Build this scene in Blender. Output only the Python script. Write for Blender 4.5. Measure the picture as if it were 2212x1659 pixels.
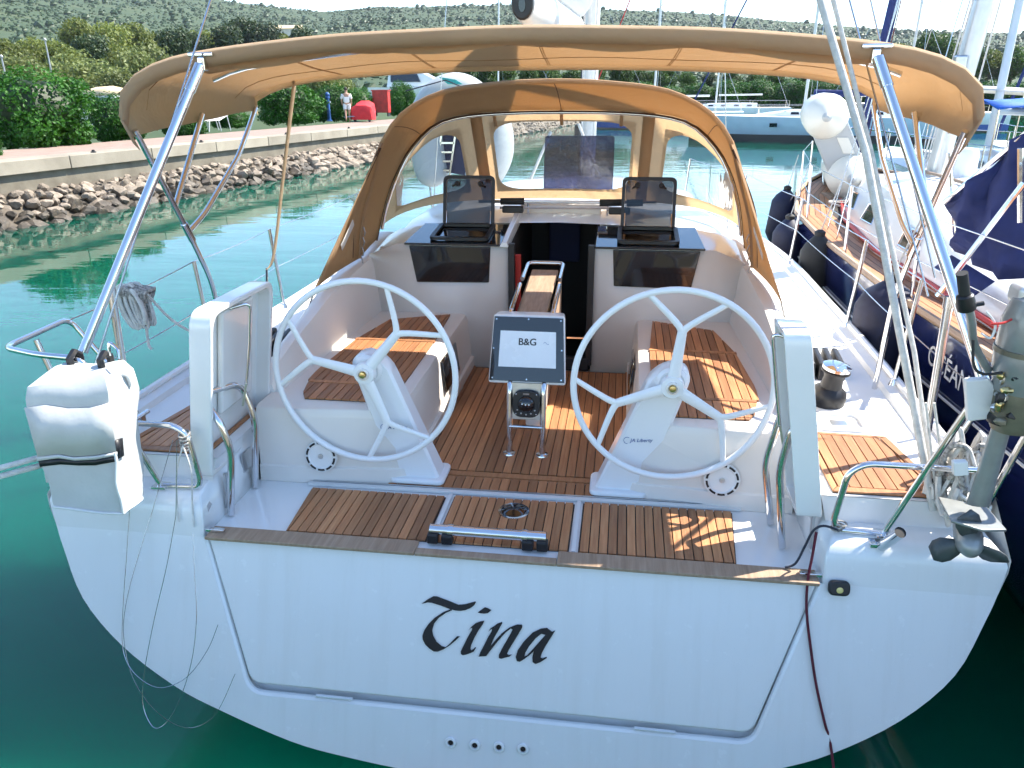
import bpy, bmesh, math, random
from mathutils import Vector, Matrix, noise
from mathutils.geometry import tessellate_polygon
R = math.radians
for o in list(bpy.data.objects): bpy.data.objects.remove(o)
scene = bpy.context.scene
COL = scene.collection
# ------------------------------------------------------------------ camera
FPX, CXP, CYP = 1661.0, 1106.0, 829.5
CAM = Vector((0.471, 0.0, 2.74))
YAW, PITCH, ROLL = R(-8.12), R(20.83), R(-0.32)
CW = Vector((math.sin(YAW)*math.cos(PITCH), math.cos(YAW)*math.cos(PITCH), -math.sin(PITCH)))
_r0 = Vector((math.cos(YAW), -math.sin(YAW), 0)); _u0 = _r0.cross(CW)
CR = _r0*math.cos(ROLL)+_u0*math.sin(ROLL); CU = -_r0*math.sin(ROLL)+_u0*math.cos(ROLL)
cd = bpy.data.cameras.new('camera'); cam = bpy.data.objects.new('camera', cd); COL.objects.link(cam)
cd.sensor_width = 36; cd.lens = 36*FPX/2212; cd.clip_start = 0.05; cd.clip_end = 6000
m = Matrix.Identity(4)
for i in range(3): m[i][0], m[i][1], m[i][2], m[i][3] = CR[i], CU[i], -CW[i], CAM[i]
cam.matrix_world = m
scene.camera = cam
scene.render.resolution_x, scene.render.resolution_y = 1024, 768
def at(x, y, X=None, Y=None, Z=None):
    "a survey point: where the sight line through a measured photo point meets a known plane"
    d = CW + CR*((x-CXP)/FPX) + CU*((CYP-y)/FPX)
    if X is not None: t = (X-CAM.x)/d.x
    elif Y is not None: t = (Y-CAM.y)/d.y
    else: t = (Z-CAM.z)/d.z
    return CAM + d*t
# ------------------------------------------------------------------ light
SUN_AZ, SUN_EL = R(59), R(52)
w = bpy.data.worlds.new('World'); scene.world = w; w.use_nodes = True
nt = w.node_tree; nt.nodes.clear()
sky = nt.nodes.new('ShaderNodeTexSky'); sky.sky_type = 'NISHITA'; sky.sun_disc = False
sky.sun_elevation = SUN_EL; sky.sun_rotation = SUN_AZ; sky.air_density = 1.0; sky.dust_density = 0.1; sky.ozone_density = 3.0; sky.altitude = 600
bg = nt.nodes.new('ShaderNodeBackground'); bg.inputs[1].default_value = 0.148
wo = nt.nodes.new('ShaderNodeOutputWorld')
mul = nt.nodes.new('ShaderNodeMix'); mul.data_type = 'RGBA'; mul.blend_type = 'MULTIPLY'; mul.inputs[0].default_value = 1; mul.inputs[7].default_value = (1.0, .99, .95, 1)
nt.links.new(sky.outputs[0], mul.inputs[6]); nt.links.new(mul.outputs[2], bg.inputs[0]); nt.links.new(bg.outputs[0], wo.inputs[0])
sd = bpy.data.lights.new('sun', 'SUN'); sd.energy = 4.5; sd.angle = R(0.5); sd.color = (1.0, 0.94, 0.84)
sun = bpy.data.objects.new('sun', sd); COL.objects.link(sun)
SUNV = Vector((math.sin(SUN_AZ)*math.cos(SUN_EL), math.cos(SUN_AZ)*math.cos(SUN_EL), math.sin(SUN_EL)))
sun.rotation_euler = (-SUNV).to_track_quat('-Z', 'Y').to_euler()
scene.view_settings.view_transform = 'Standard'; scene.view_settings.look = 'None'
scene.view_settings.exposure = 1.55; scene.view_settings.gamma = 1
scene.view_settings.use_curve_mapping = False
scene.render.engine = 'CYCLES'
scene.cycles.max_bounces = 6; scene.cycles.diffuse_bounces = 3; scene.cycles.glossy_bounces = 4; scene.cycles.transmission_bounces = 4; scene.cycles.volume_bounces = 0; scene.cycles.transparent_max_bounces = 10
scene.cycles.use_adaptive_sampling = True; scene.cycles.adaptive_threshold = .03
# ------------------------------------------------------------------ materials
MATS = {}
def nodes(name):
    mt = bpy.data.materials.new(name); mt.use_nodes = True
    n = mt.node_tree.nodes; l = mt.node_tree.links
    b = n['Principled BSDF']; MATS[name] = mt
    return mt, n, l, b
def ramp(n, l, fac, stops):
    r = n.new('ShaderNodeValToRGB'); e = r.color_ramp.elements
    while len(e) < len(stops): e.new(0.5)
    for k, (p, c) in enumerate(stops): e[k].position = p; e[k].color = (*c, 1)
    l.new(fac, r.inputs[0]); return r
def coords(n, l, kind='Object', scale=(1, 1, 1)):
    tc = n.new('ShaderNodeTexCoord'); mp = n.new('ShaderNodeMapping'); mp.inputs['Scale'].default_value = scale
    l.new(tc.outputs[kind], mp.inputs[0]); return mp.outputs[0]
def tex(n, l, co, scale, detail=4, rough=.55):
    t = n.new('ShaderNodeTexNoise'); t.inputs['Scale'].default_value = scale
    t.inputs['Detail'].default_value = detail; t.inputs['Roughness'].default_value = rough
    if co: l.new(co, t.inputs['Vector'])
    return t.outputs[0]
def bump(n, l, b, h, strength=.2, dist=.01):
    bp = n.new('ShaderNodeBump'); bp.inputs['Strength'].default_value = strength; bp.inputs['Distance'].default_value = dist
    l.new(h, bp.inputs['Height']); l.new(bp.outputs[0], b.inputs['Normal']); return bp
def P(name, col, rough=.5, metal=0, spec=.5, coat=0, var=0, vscale=3, bmp=0, bscale=40, sheen=0):
    mt, n, l, b = nodes(name)
    b.inputs['Base Color'].default_value = (*col, 1); b.inputs['Roughness'].default_value = rough
    b.inputs['Metallic'].default_value = metal; b.inputs['Specular IOR Level'].default_value = spec
    b.inputs['Coat Weight'].default_value = coat; b.inputs['Coat Roughness'].default_value = .08
    if sheen: b.inputs['Sheen Weight'].default_value = sheen
    if var:
        co = coords(n, l); t = tex(n, l, co, vscale, 5)
        r = ramp(n, l, t, [(.3, tuple(c*(1-var) for c in col)), (.7, tuple(min(1, c*(1+var*.7)) for c in col))])
        l.new(r.outputs[0], b.inputs['Base Color'])
        t2 = tex(n, l, co, vscale*2.3, 5)
        mr = n.new('ShaderNodeMapRange'); mr.inputs[3].default_value = max(.02, rough-.08); mr.inputs[4].default_value = min(1, rough+.1)
        l.new(t2, mr.inputs[0]); l.new(mr.outputs[0], b.inputs['Roughness'])
    if bmp:
        co = coords(n, l); bump(n, l, b, tex(n, l, co, bscale, 3), bmp, .01)
    return mt
P('gelcoat', (.80, .80, .785), .2, coat=.5, var=.05, vscale=1.7)
P('gelcoat_cream', (.77, .72, .66), .35, coat=.15, var=.04, vscale=2)
P('nonskid', (.79, .79, .77), .6, var=.05, vscale=4, bmp=.15, bscale=350)
P('steel', (.72, .72, .73), .1, 1, var=.06, vscale=8)
P('steel_dull', (.55, .56, .58), .3, 1, var=.12, vscale=12)
P('black_plastic', (.012, .012, .014), .4, var=.2, vscale=10)
P('black_rubber', (.02, .02, .02), .7, var=.2, vscale=12)
P('black_glass', (.006, .006, .008), .04, spec=.6, coat=.5)
P('screen_grey', (.80, .82, .84), .25, var=.02)
P('ink_black', (.008, .008, .012), .45)
P('ink_blue', (.03, .09, .30), .5)
P('caulk', (.032, .025, .02), .7)
P('wheel_white', (.82, .83, .84), .3, coat=.3, var=.02)
P('brass', (.6, .45, .2), .3, 1, var=.2, vscale=30)
P('red_paint', (.55, .03, .02), .45, var=.25, vscale=4)
P('red_fabric', (.55, .02, .025), .7, var=.15, vscale=5)
P('rope_white', (.62, .60, .56), .85, var=.2, vscale=30, bmp=.5, bscale=180)
P('rope_red', (.10, .008, .02), .8, var=.25, vscale=30)
P('rope_dark', (.03, .035, .05), .8, var=.2, vscale=30)
P('rope_grey', (.36, .34, .31), .85, var=.75, vscale=75)
P('wire', (.45, .46, .48), .25, 1)
P('vinyl_white', (.50, .51, .50), .38, var=.08, vscale=5, bmp=.35, bscale=11)
P('navy_gelcoat', (.008, .014, .075), .12, coat=.8, var=.1, vscale=2)
P('navy_canvas', (.012, .024, .12), .8, var=.25, vscale=5, bmp=.4, bscale=8)
P('blue_canvas', (.02, .12, .50), .75, var=.2, vscale=4, bmp=.3, bscale=6)
P('fender_navy', (.008, .011, .04), .6, var=.25, vscale=12)
P('fender_white', (.7, .7, .68), .4, var=.06, vscale=6)
P('aluminium', (.66, .66, .64), .35, .6, var=.12, vscale=6)
P('mast_white', (.72, .72, .70), .3, var=.05, vscale=3)
P('pvc_grey', (.40, .42, .42), .45, var=.05, vscale=3)
P('pvc_cream', (.66, .65, .58), .42, var=.05, vscale=3)
P('hull_pale_blue', (.50, .60, .70), .2, coat=.5, var=.05, vscale=2)
P('teal_print', (.03, .36, .33), .5)
P('motor_grey', (.26, .27, .26), .35, .3, var=.2, vscale=9, coat=.3)
P('motor_olive', (.17, .155, .11), .4, .3, var=.3, vscale=12)
P('motor_blade', (.075, .085, .085), .45, .2, var=.25, vscale=14)
P('skin', (.42, .24, .16), .6, var=.08)
P('cloth_white', (.75, .74, .72), .85, var=.05, vscale=9)
P('hair', (.03, .02, .015), .7, var=.3)
P('blue_paint', (.02, .09, .28), .4, var=.2, vscale=5)
P('bark', (.10, .075, .055), .9, var=.4, vscale=5, bmp=.6, bscale=14)
P('lamp_metal', (.35, .36, .36), .5, .4, var=.1)
P('car_white', (.74, .75, .75), .2, coat=.6, var=.03)
P('cover_tan', (.55, .44, .27), .8, var=.15, vscale=3)
P('tyre', (.015, .015, .015), .8)
P('plaster', (.62, .58, .50), .85, var=.1, vscale=1)
P('roof_tile', (.36, .14, .08), .8, var=.3, vscale=2)
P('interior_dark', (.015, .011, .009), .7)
P('interior_navy', (.02, .022, .06), .8)
P('orange_tint', (.22, .07, .02), .6)
P('lens_yellow', (.8, .65, .25), .2)
P('zip_dark', (.06, .025, .012), .8)
P('awning_red', (.42, .10, .06), .8, var=.1)
mt, n, l, b = nodes('gelcoat_hull')       # weathered topsides: faint run marks and scuffs
co = coords(n, l, 'Object', (9, 1, .7)); st_ = tex(n, l, co, 1.6, 6, .65); co2 = coords(n, l); bl_ = tex(n, l, co2, 1.4, 5)
r = ramp(n, l, st_, [(.32, (.775, .772, .755)), (.5, (.80, .80, .79)), (.8, (.81, .81, .80))])
r2 = ramp(n, l, bl_, [(.3, (.965, .965, .955)), (.6, (1, 1, 1))])
mx_ = n.new('ShaderNodeMix'); mx_.data_type = 'RGBA'; mx_.blend_type = 'MULTIPLY'; mx_.inputs[0].default_value = .8
l.new(r.outputs[0], mx_.inputs[6]); l.new(r2.outputs[0], mx_.inputs[7]); l.new(mx_.outputs[2], b.inputs['Base Color'])
sc_ = tex(n, l, co2, 16, 6, .7); mr = n.new('ShaderNodeMapRange'); mr.inputs[1].default_value = .35; mr.inputs[2].default_value = .75; mr.inputs[3].default_value = .10; mr.inputs[4].default_value = .34
l.new(sc_, mr.inputs[0]); l.new(mr.outputs[0], b.inputs['Roughness']); b.inputs['Coat Weight'].default_value = .35; b.inputs['Coat Roughness'].default_value = .06
# per-plank teak
def teak(name, lo, mid, hi, sc=1.0):
    mt, n, l, b = nodes(name)
    oi = n.new('ShaderNodeObjectInfo')
    co = coords(n, l, 'Object', (22, 1.3, 22))
    ad = n.new('ShaderNodeVectorMath'); ad.operation = 'ADD'
    cb = n.new('ShaderNodeCombineXYZ'); mu = n.new('ShaderNodeMath'); mu.operation = 'MULTIPLY'; mu.inputs[1].default_value = 60
    l.new(oi.outputs['Random'], mu.inputs[0]); l.new(mu.outputs[0], cb.inputs[1]); l.new(mu.outputs[0], cb.inputs[0])
    l.new(co, ad.inputs[0]); l.new(cb.outputs[0], ad.inputs[1])
    t = tex(n, l, ad.outputs[0], 2.6*sc, 8, .62)
    r = ramp(n, l, t, [(.25, lo), (.5, mid), (.78, hi)])
    hv = n.new('ShaderNodeHueSaturation'); mr = n.new('ShaderNodeMapRange'); mr.inputs[3].default_value = .68; mr.inputs[4].default_value = 1.3
    l.new(oi.outputs['Random'], mr.inputs[0]); l.new(mr.outputs[0], hv.inputs['Value'])
    l.new(r.outputs[0], hv.inputs['Color']); l.new(hv.outputs[0], b.inputs['Base Color'])
    b.inputs['Roughness'].default_value = .55
    bump(n, l, b, t, .25, .003); return mt
teak('teak', (.29, .115, .046), (.41, .180, .074), (.50, .255, .115))
teak('teak_weathered', (.24, .16, .10), (.34, .23, .15), (.44, .32, .22))
# canvas: translucent tan acrylic
def canvas(name, col, tcol, tr=.45):
    mt, n, l, b = nodes(name)
    co = coords(n, l); t = tex(n, l, co, 2.3, 5)
    r = ramp(n, l, t, [(.3, tuple(c*.9 for c in col)), (.7, tuple(c*1.06 for c in col))])
    l.new(r.outputs[0], b.inputs['Base Color']); b.inputs['Roughness'].default_value = .85; b.inputs['Specular IOR Level'].default_value = .15
    w1 = tex(n, l, co, 420, 2); w2 = tex(n, l, co, 7, 3)
    bp = bump(n, l, b, w1, .15, .002)
    bp2 = n.new('ShaderNodeBump'); bp2.inputs['Strength'].default_value = .45; bp2.inputs['Distance'].default_value = .03
    l.new(w2, bp2.inputs['Height']); l.new(bp.outputs[0], bp2.inputs['Normal']); l.new(bp2.outputs[0], b.inputs['Normal'])
    ts = n.new('ShaderNodeBsdfTranslucent'); ts.inputs[0].default_value = (*tcol, 1); l.new(bp2.outputs[0], ts.inputs['Normal'])
    mx = n.new('ShaderNodeMixShader'); mx.inputs[0].default_value = tr
    l.new(b.outputs[0], mx.inputs[1]); l.new(ts.outputs[0], mx.inputs[2]); l.new(mx.outputs[0], n['Material Output'].inputs[0])
    return mt
canvas('canvas_tan', (.55, .425, .295), (.72, .535, .345), .5)
canvas('canvas_hood', (.46, .32, .20), (.68, .45, .24), .42)
canvas('awning_white', (.75, .73, .68), (.6, .58, .5), .25)
def clear_vinyl(name, tint, milk):
    mt, n, l, b = nodes(name)
    co = coords(n, l, 'Object', (1, 1, .35)); t = tex(n, l, co, 5, 4, .6)
    tr = n.new('ShaderNodeBsdfTransparent'); tr.inputs[0].default_value = (*tint, 1)
    gl = n.new('ShaderNodeBsdfGlossy'); gl.inputs['Roughness'].default_value = .05; gl.inputs[0].default_value = (1, 1, 1, 1)
    bp = n.new('ShaderNodeBump'); bp.inputs['Strength'].default_value = .5; bp.inputs['Distance'].default_value = .02
    l.new(t, bp.inputs['Height']); l.new(bp.outputs[0], gl.inputs['Normal'])
    df = n.new('ShaderNodeBsdfDiffuse'); df.inputs[0].default_value = (.75, .78, .8, 1)
    fr = n.new('ShaderNodeFresnel'); fr.inputs[0].default_value = 1.45; l.new(bp.outputs[0], fr.inputs['Normal'])
    m1 = n.new('ShaderNodeMixShader'); l.new(fr.outputs[0], m1.inputs[0]); l.new(tr.outputs[0], m1.inputs[1]); l.new(gl.outputs[0], m1.inputs[2])
    m2 = n.new('ShaderNodeMixShader'); m2.inputs[0].default_value = milk
    l.new(m1.outputs[0], m2.inputs[1]); l.new(df.outputs[0], m2.inputs[2]); l.new(m2.outputs[0], n['Material Output'].inputs[0])
    return mt
clear_vinyl('clear_vinyl', (.86, .91, .93), .06)
clear_vinyl('smoked_glass', (.34, .33, .32), .0)
clear_vinyl('tinted_panel', (.20, .21, .32), .0)
clear_vinyl('plain_glass', (.7, .78, .78), .02)
def leaf(name, lo, hi, tr=.35):
    mt, n, l, b = nodes(name)
    oi = n.new('ShaderNodeObjectInfo'); co = coords(n, l); t = tex(n, l, co, 1.6, 3)
    wn = n.new('ShaderNodeTexNoise'); wn.inputs['Scale'].default_value = 23; l.new(co, wn.inputs['Vector'])
    ma = n.new('ShaderNodeMath'); ma.operation = 'ADD'; l.new(t, ma.inputs[0]); l.new(wn.outputs[0], ma.inputs[1])
    mh = n.new('ShaderNodeMath'); mh.operation = 'MULTIPLY'; mh.inputs[1].default_value = .5; l.new(ma.outputs[0], mh.inputs[0])
    r = ramp(n, l, mh.outputs[0], [(.34, lo), (.66, hi)])
    hv = n.new('ShaderNodeHueSaturation'); mr = n.new('ShaderNodeMapRange'); mr.inputs[3].default_value = .75; mr.inputs[4].default_value = 1.25
    l.new(oi.outputs['Random'], mr.inputs[0]); l.new(mr.outputs[0], hv.inputs['Value']); l.new(r.outputs[0], hv.inputs['Color'])
    l.new(hv.outputs[0], b.inputs['Base Color']); b.inputs['Roughness'].default_value = .5; b.inputs['Specular IOR Level'].default_value = .3
    ts = n.new('ShaderNodeBsdfTranslucent'); l.new(hv.outputs[0], ts.inputs[0])
    mx = n.new('ShaderNodeMixShader'); mx.inputs[0].default_value = tr
    l.new(b.outputs[0], mx.inputs[1]); l.new(ts.outputs[0], mx.inputs[2]); l.new(mx.outputs[0], n['Material Output'].inputs[0])
    return mt
leaf('leaf_bush', (.012, .055, .005), (.05, .175, .014))
leaf('leaf_pine', (.085, .115, .022), (.22, .25, .06), .35)
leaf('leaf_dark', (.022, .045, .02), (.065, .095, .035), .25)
leaf('leaf_green', (.022, .065, .010), (.075, .135, .022))
leaf('leaf_reed', (.10, .13, .035), (.21, .24, .08))
leaf('leaf_scrub', (.018, .040, .011), (.036, .064, .019), .1)
def stone(name, cols, scale, rough=.85, bs=.6):
    mt, n, l, b = nodes(name); co = coords(n, l); oi = n.new('ShaderNodeObjectInfo')
    t = tex(n, l, co, scale, 8, .6); r = ramp(n, l, t, cols)
    hv = n.new('ShaderNodeHueSaturation'); mr = n.new('ShaderNodeMapRange'); mr.inputs[3].default_value = .8; mr.inputs[4].default_value = 1.2
    l.new(oi.outputs['Random'], mr.inputs[0]); l.new(mr.outputs[0], hv.inputs['Value']); l.new(r.outputs[0], hv.inputs['Color'])
    l.new(hv.outputs[0], b.inputs['Base Color']); b.inputs['Roughness'].default_value = rough
    bump(n, l, b, tex(n, l, co, scale*4, 8, .65), bs, .03); return mt
stone('rock', [(.3, (.14, .11, .08)), (.5, (.23, .185, .14)), (.7, (.30, .25, .20))], 1.6)
stone('rock_wet', [(.3, (.03, .024, .016)), (.5, (.07, .054, .036)), (.7, (.14, .11, .075))], 2.2, .55)
stone('concrete', [(.3, (.22, .19, .145)), (.55, (.28, .245, .19)), (.75, (.33, .295, .235))], 1.1, .9, .2)
stone('concrete_stained', [(.3, (.13, .11, .08)), (.55, (.20, .175, .13)), (.75, (.26, .23, .18))], 1.3, .9, .25)
stone('paving', [(.3, (.25, .175, .135)), (.55, (.31, .22, .175)), (.75, (.34, .25, .205))], 2.5, .9, .15)
stone('earth', [(.3, (.17, .14, .07)), (.5, (.20, .20, .09)), (.75, (.30, .26, .15))], .15, .95, .3)
stone('hill_soil', [(.3, (.022, .050, .012)), (.5, (.040, .070, .020)), (.72, (.072, .092, .035))], .035, .95, .3)
# water
mt, n, l, b = nodes('water')
co = coords(n, l)
t = tex(n, l, co, .10, 3); r = ramp(n, l, t, [(.35, (.0004, .058, .036)), (.65, (.0012, .086, .054))])
l.new(r.outputs[0], b.inputs['Base Color']); b.inputs['Roughness'].default_value = .03; b.inputs['IOR'].default_value = 1.38
b.inputs['Specular IOR Level'].default_value = .5
mpA = coords(n, l, 'Object', (1.0, 2.6, 1)); mpB = coords(n, l, 'Object', (2.5, 5, 1))
a1 = tex(n, l, mpA, .55, 2, .5); a2 = tex(n, l, mpB, .9, 2, .5); a3 = tex(n, l, mpA, .22, 2)
mm = n.new('ShaderNodeMath'); mm.operation = 'MULTIPLY_ADD'; mm.inputs[1].default_value = .35; l.new(a2, mm.inputs[0]); l.new(a1, mm.inputs[2])
mm2 = n.new('ShaderNodeMath'); mm2.operation = 'MULTIPLY_ADD'; mm2.inputs[1].default_value = 1.6; l.new(a3, mm2.inputs[0]); l.new(mm.outputs[0], mm2.inputs[2])
bump(n, l, b, mm2.outputs[0], .06, .09)
b.inputs['Subsurface Weight'].default_value = 1.0; b.inputs['Subsurface Radius'].default_value = (.4, 1.3, 1.2); b.inputs['Subsurface Scale'].default_value = 2.2
b.subsurface_method = 'BURLEY'
M = MATS
# ------------------------------------------------------------------ mesh helpers
V = Vector
OFF = {}
def tagp(o, label=None, cat=None, group=None, kind=None):
    if label: o['label'] = label
    if cat: o['category'] = cat
    if group: o['group'] = group
    if kind: o['kind'] = kind
    return o
def thing(name, label=None, cat=None, loc=(0, 0, 0), group=None, kind=None, rz=0):
    o = bpy.data.objects.new(name, None); COL.objects.link(o); o.location = loc; o.empty_display_size = .2
    o.rotation_euler = (0, 0, rz)
    OFF[o.name] = (V(loc), rz)
    return tagp(o, label, cat, group, kind)
def setparent(o, parent, world=True):
    o.parent = parent
    if world and parent.name in OFF:
        l, rz = OFF[parent.name]
        o.matrix_parent_inverse = (Matrix.Translation(l) @ Matrix.Rotation(rz, 4, 'Z')).inverted()
def frame(d, up=V((0, 0, 1))):
    d = d.normalized()
    if abs(d.dot(up)) > .98: up = V((0, 1, 0))
    x = d.cross(up).normalized(); return x, x.cross(d).normalized()
def fillet(pts, r, n=5):
    pts = [V(p) for p in pts]; out = [pts[0]]
    for i in range(1, len(pts)-1):
        p, a, c = pts[i], pts[i-1], pts[i+1]
        u, w_ = (a-p), (c-p); rr = min(r, u.length*.48, w_.length*.48)
        s, e = p+u.normalized()*rr, p+w_.normalized()*rr
        for k in range(n+1):
            t = k/n; out.append(s*(1-t)**2+p*2*t*(1-t)+e*t*t)
    out.append(pts[-1]); return out
def spline(pts, n=6, closed=False):
    pts = [V(p) for p in pts]; N = len(pts); out = []
    rng = range(N if closed else N-1)
    for i in rng:
        g = lambda k: pts[k % N] if closed else pts[max(0, min(N-1, k))]
        p0, p1, p2, p3 = g(i-1), g(i), g(i+1), g(i+2)
        for k in range(n):
            t = k/n
            out.append(.5*((2*p1)+(p2-p0)*t+(2*p0-5*p1+4*p2-p3)*t*t+(3*p1-p0-3*p2+p3)*t**3))
    if not closed: out.append(pts[-1])
    return out
def sag(a, b, s, n=10):
    a, b = V(a), V(b)
    return [a.lerp(b, k/n)-V((0, 0, s*4*(k/n)*(1-k/n))) for k in range(n+1)]
class MB:
    def __init__(s): s.v = []; s.f = []
    def add(s, vs, fs):
        o = len(s.v); s.v += [V(p) for p in vs]; s.f += [tuple(i+o for i in f) for f in fs]; return s
    def hexa(s, p):   # 8 points: bottom ring 0-3, top ring 4-7
        return s.add(p, [(3, 2, 1, 0), (4, 5, 6, 7), (0, 1, 5, 4), (1, 2, 6, 5), (2, 3, 7, 6), (3, 0, 4, 7)])
    def box(s, c, d, rot=None):
        hx, hy, hz = d[0]/2, d[1]/2, d[2]/2
        p = [V(q) for q in ((-hx, -hy, -hz), (hx, -hy, -hz), (hx, hy, -hz), (-hx, hy, -hz), (-hx, -hy, hz), (hx, -hy, hz), (hx, hy, hz), (-hx, hy, hz))]
        if rot is not None: p = [rot @ q for q in p]
        return s.hexa([q+V(c) for q in p])
    def bar(s, a, b, wd, ht, up=V((0, 0, 1))):
        a, b = V(a), V(b); x, z = frame(b-a, up)
        p = []
        for q in (a, b): p.append([q-x*wd/2-z*ht/2, q+x*wd/2-z*ht/2, q+x*wd/2+z*ht/2, q-x*wd/2+z*ht/2])
        return s.hexa(p[0]+p[1])
    def tube(s, pts, r, n=10, closed=False, caps=True):
        pts = [V(p) for p in pts]; N = len(pts)
        if N < 2: return s
        rs = r if isinstance(r, (list, tuple)) else [r]*N
        o = len(s.v); t0 = (pts[1]-pts[0]); x, z = frame(t0); px = x
        for i in range(N):
            if closed: t = pts[(i+1) % N]-pts[i-1]
            else: t = pts[min(i+1, N-1)]-pts[max(i-1, 0)]
            if t.length < 1e-9: t = t0
            t.normalize(); px = (px-t*px.dot(t))
            if px.length < 1e-6: px = frame(t)[0]
            px.normalize(); pz = px.cross(t)
            for k in range(n):
                a = 2*math.pi*k/n; s.v.append(pts[i]+(px*math.cos(a)+pz*math.sin(a))*rs[i])
        for i in range(N if closed else N-1):
            j = (i+1) % N
            for k in range(n):
                k2 = (k+1) % n; s.f.append((o+i*n+k, o+i*n+k2, o+j*n+k2, o+j*n+k))
        if caps and not closed:
            s.f.append(tuple(o+k for k in range(n))[::-1]); s.f.append(tuple(o+(N-1)*n+k for k in range(n)))
        return s
    def lathe(s, prof, o=(0, 0, 0), ax=(0, 0, 1), n=20):
        o = V(o); ax = V(ax).normalized(); x, y = frame(ax); b = len(s.v); N = len(prof)
        for r, h in prof:
            for k in range(n):
                a = 2*math.pi*k/n; s.v.append(o+ax*h+(x*math.cos(a)+y*math.sin(a))*max(r, 1e-4))
        for i in range(N-1):
            for k in range(n):
                k2 = (k+1) % n; s.f.append((b+i*n+k, b+i*n+k2, b+(i+1)*n+k2, b+(i+1)*n+k))
        s.f.append(tuple(b+k for k in range(n))[::-1]); s.f.append(tuple(b+(N-1)*n+k for k in range(n)))
        return s
    def loft(s, rings, closed=True, caps=True):
        o = len(s.v); n = len(rings[0])
        for rg in rings: s.v += [V(p) for p in rg]
        for i in range(len(rings)-1):
            for k in range(n if closed else n-1):
                k2 = (k+1) % n; s.f.append((o+i*n+k, o+i*n+k2, o+(i+1)*n+k2, o+(i+1)*n+k))
        if caps and closed:
            s.f.append(tuple(o+k for k in range(n))[::-1]); b = o+(len(rings)-1)*n; s.f.append(tuple(b+k for k in range(n)))
        return s
    def prism(s, poly, ext):   # planar polygon of 3D points pushed along a vector
        poly = [V(p) for p in poly]; n = len(poly); ext = V(ext); o = len(s.v)
        s.v += poly+[p+ext for p in poly]
        s.f.append(tuple(range(o, o+n))[::-1]); s.f.append(tuple(range(o+n, o+2*n)))
        for k in range(n): k2 = (k+1) % n; s.f.append((o+k, o+k2, o+n+k2, o+n+k))
        return s
    def holed(s, loops, ext=None):   # 3D loops: outline + holes, optional thickness
        loops = [[V(p) for p in lp] for lp in loops]; flat = [p for lp in loops for p in lp]
        tr = tessellate_polygon(loops); o = len(s.v); n = len(flat)
        s.v += flat; s.f += [tuple(o+i for i in t) for t in tr]
        if ext is not None:
            s.v += [p+V(ext) for p in flat]; s.f += [tuple(o+n+i for i in t)[::-1] for t in tr]
            b = 0
            for lp in loops:
                m_ = len(lp)
                for k in range(m_): k2 = (k+1) % m_; s.f.append((o+b+k, o+b+k2, o+n+b+k2, o+n+b+k))
                b += m_
        return s
    def ell(s, c, rad, nu=16, nv=10, rot=None, amp=0, sc=3, seed=0):
        o = len(s.v); c = V(c)
        for i in range(nv+1):
            th = math.pi*i/nv
            for k in range(nu):
                ph = 2*math.pi*k/nu; p = V((math.sin(th)*math.cos(ph), math.sin(th)*math.sin(ph), math.cos(th)))
                q = V((p.x*rad[0], p.y*rad[1], p.z*rad[2]))
                if amp: q *= 1+amp*noise.noise(p*sc+V((seed, seed*1.7, 0)))
                if rot is not None: q = rot @ q
                s.v.append(c+q)
        for i in range(nv):
            for k in range(nu): k2 = (k+1) % nu; s.f.append((o+i*nu+k, o+(i+1)*nu+k, o+(i+1)*nu+k2, o+i*nu+k2))
        return s
    def mesh(s, name, smooth=True, ang=38, fix=True):
        me = bpy.data.meshes.new(name); me.from_pydata(s.v, [], s.f); 
        if fix:
            bm = bmesh.new(); bm.from_mesh(me); bmesh.ops.remove_doubles(bm, verts=bm.verts, dist=1e-5)
            bmesh.ops.recalc_face_normals(bm, faces=bm.faces); bm.to_mesh(me); bm.free()
        me.update()
        if smooth:
            me.shade_smooth(); me.set_sharp_from_angle(angle=R(ang))
        return me
    def build(s, name, mat, parent=None, smooth=True, ang=38, bevel=0, seg=2, solid=0, sub=0, fix=True, world=True, **tags):
        me = s.mesh(name, smooth, ang, fix); o = bpy.data.objects.new(name, me); COL.objects.link(o)
        me.materials.append(M[mat] if isinstance(mat, str) else mat)
        if solid: md = o.modifiers.new('solid', 'SOLIDIFY'); md.thickness = solid; md.offset = 0
        if sub: md = o.modifiers.new('sub', 'SUBSURF'); md.levels = sub; md.render_levels = sub
        if bevel:
            md = o.modifiers.new('bevel', 'BEVEL'); md.width = bevel; md.segments = seg; md.limit_method = 'ANGLE'; md.angle_limit = R(40)
            md.harden_normals = True
        if parent is not None: setparent(o, parent, world)
        if tags: tagp(o, **tags)
        return o
def tube(name, pts, r, mat, parent=None, n=10, closed=False, **k): return MB().tube(pts, r, n, closed).build(name, mat, parent, **k)
def copytree(o, parent=None):
    c = o.copy(); COL.objects.link(c)
    if parent is not None: c.parent = parent
    for ch in list(o.children): copytree(ch, c)
    return c
def clip(poly, a, b):   # keep a<=x<=b
    def half(pl, f):
        out = []
        for i in range(len(pl)):
            p, q = pl[i-1], pl[i]; fp, fq = f(p), f(q)
            if (fp >= 0) != (fq >= 0): t = fp/(fp-fq); out.append((p[0]+(q[0]-p[0])*t, p[1]+(q[1]-p[1])*t))
            if fq >= 0: out.append(q)
        return out
    return half(half(poly, lambda p: p[0]-a), lambda p: b-p[0]) if poly else []
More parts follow.
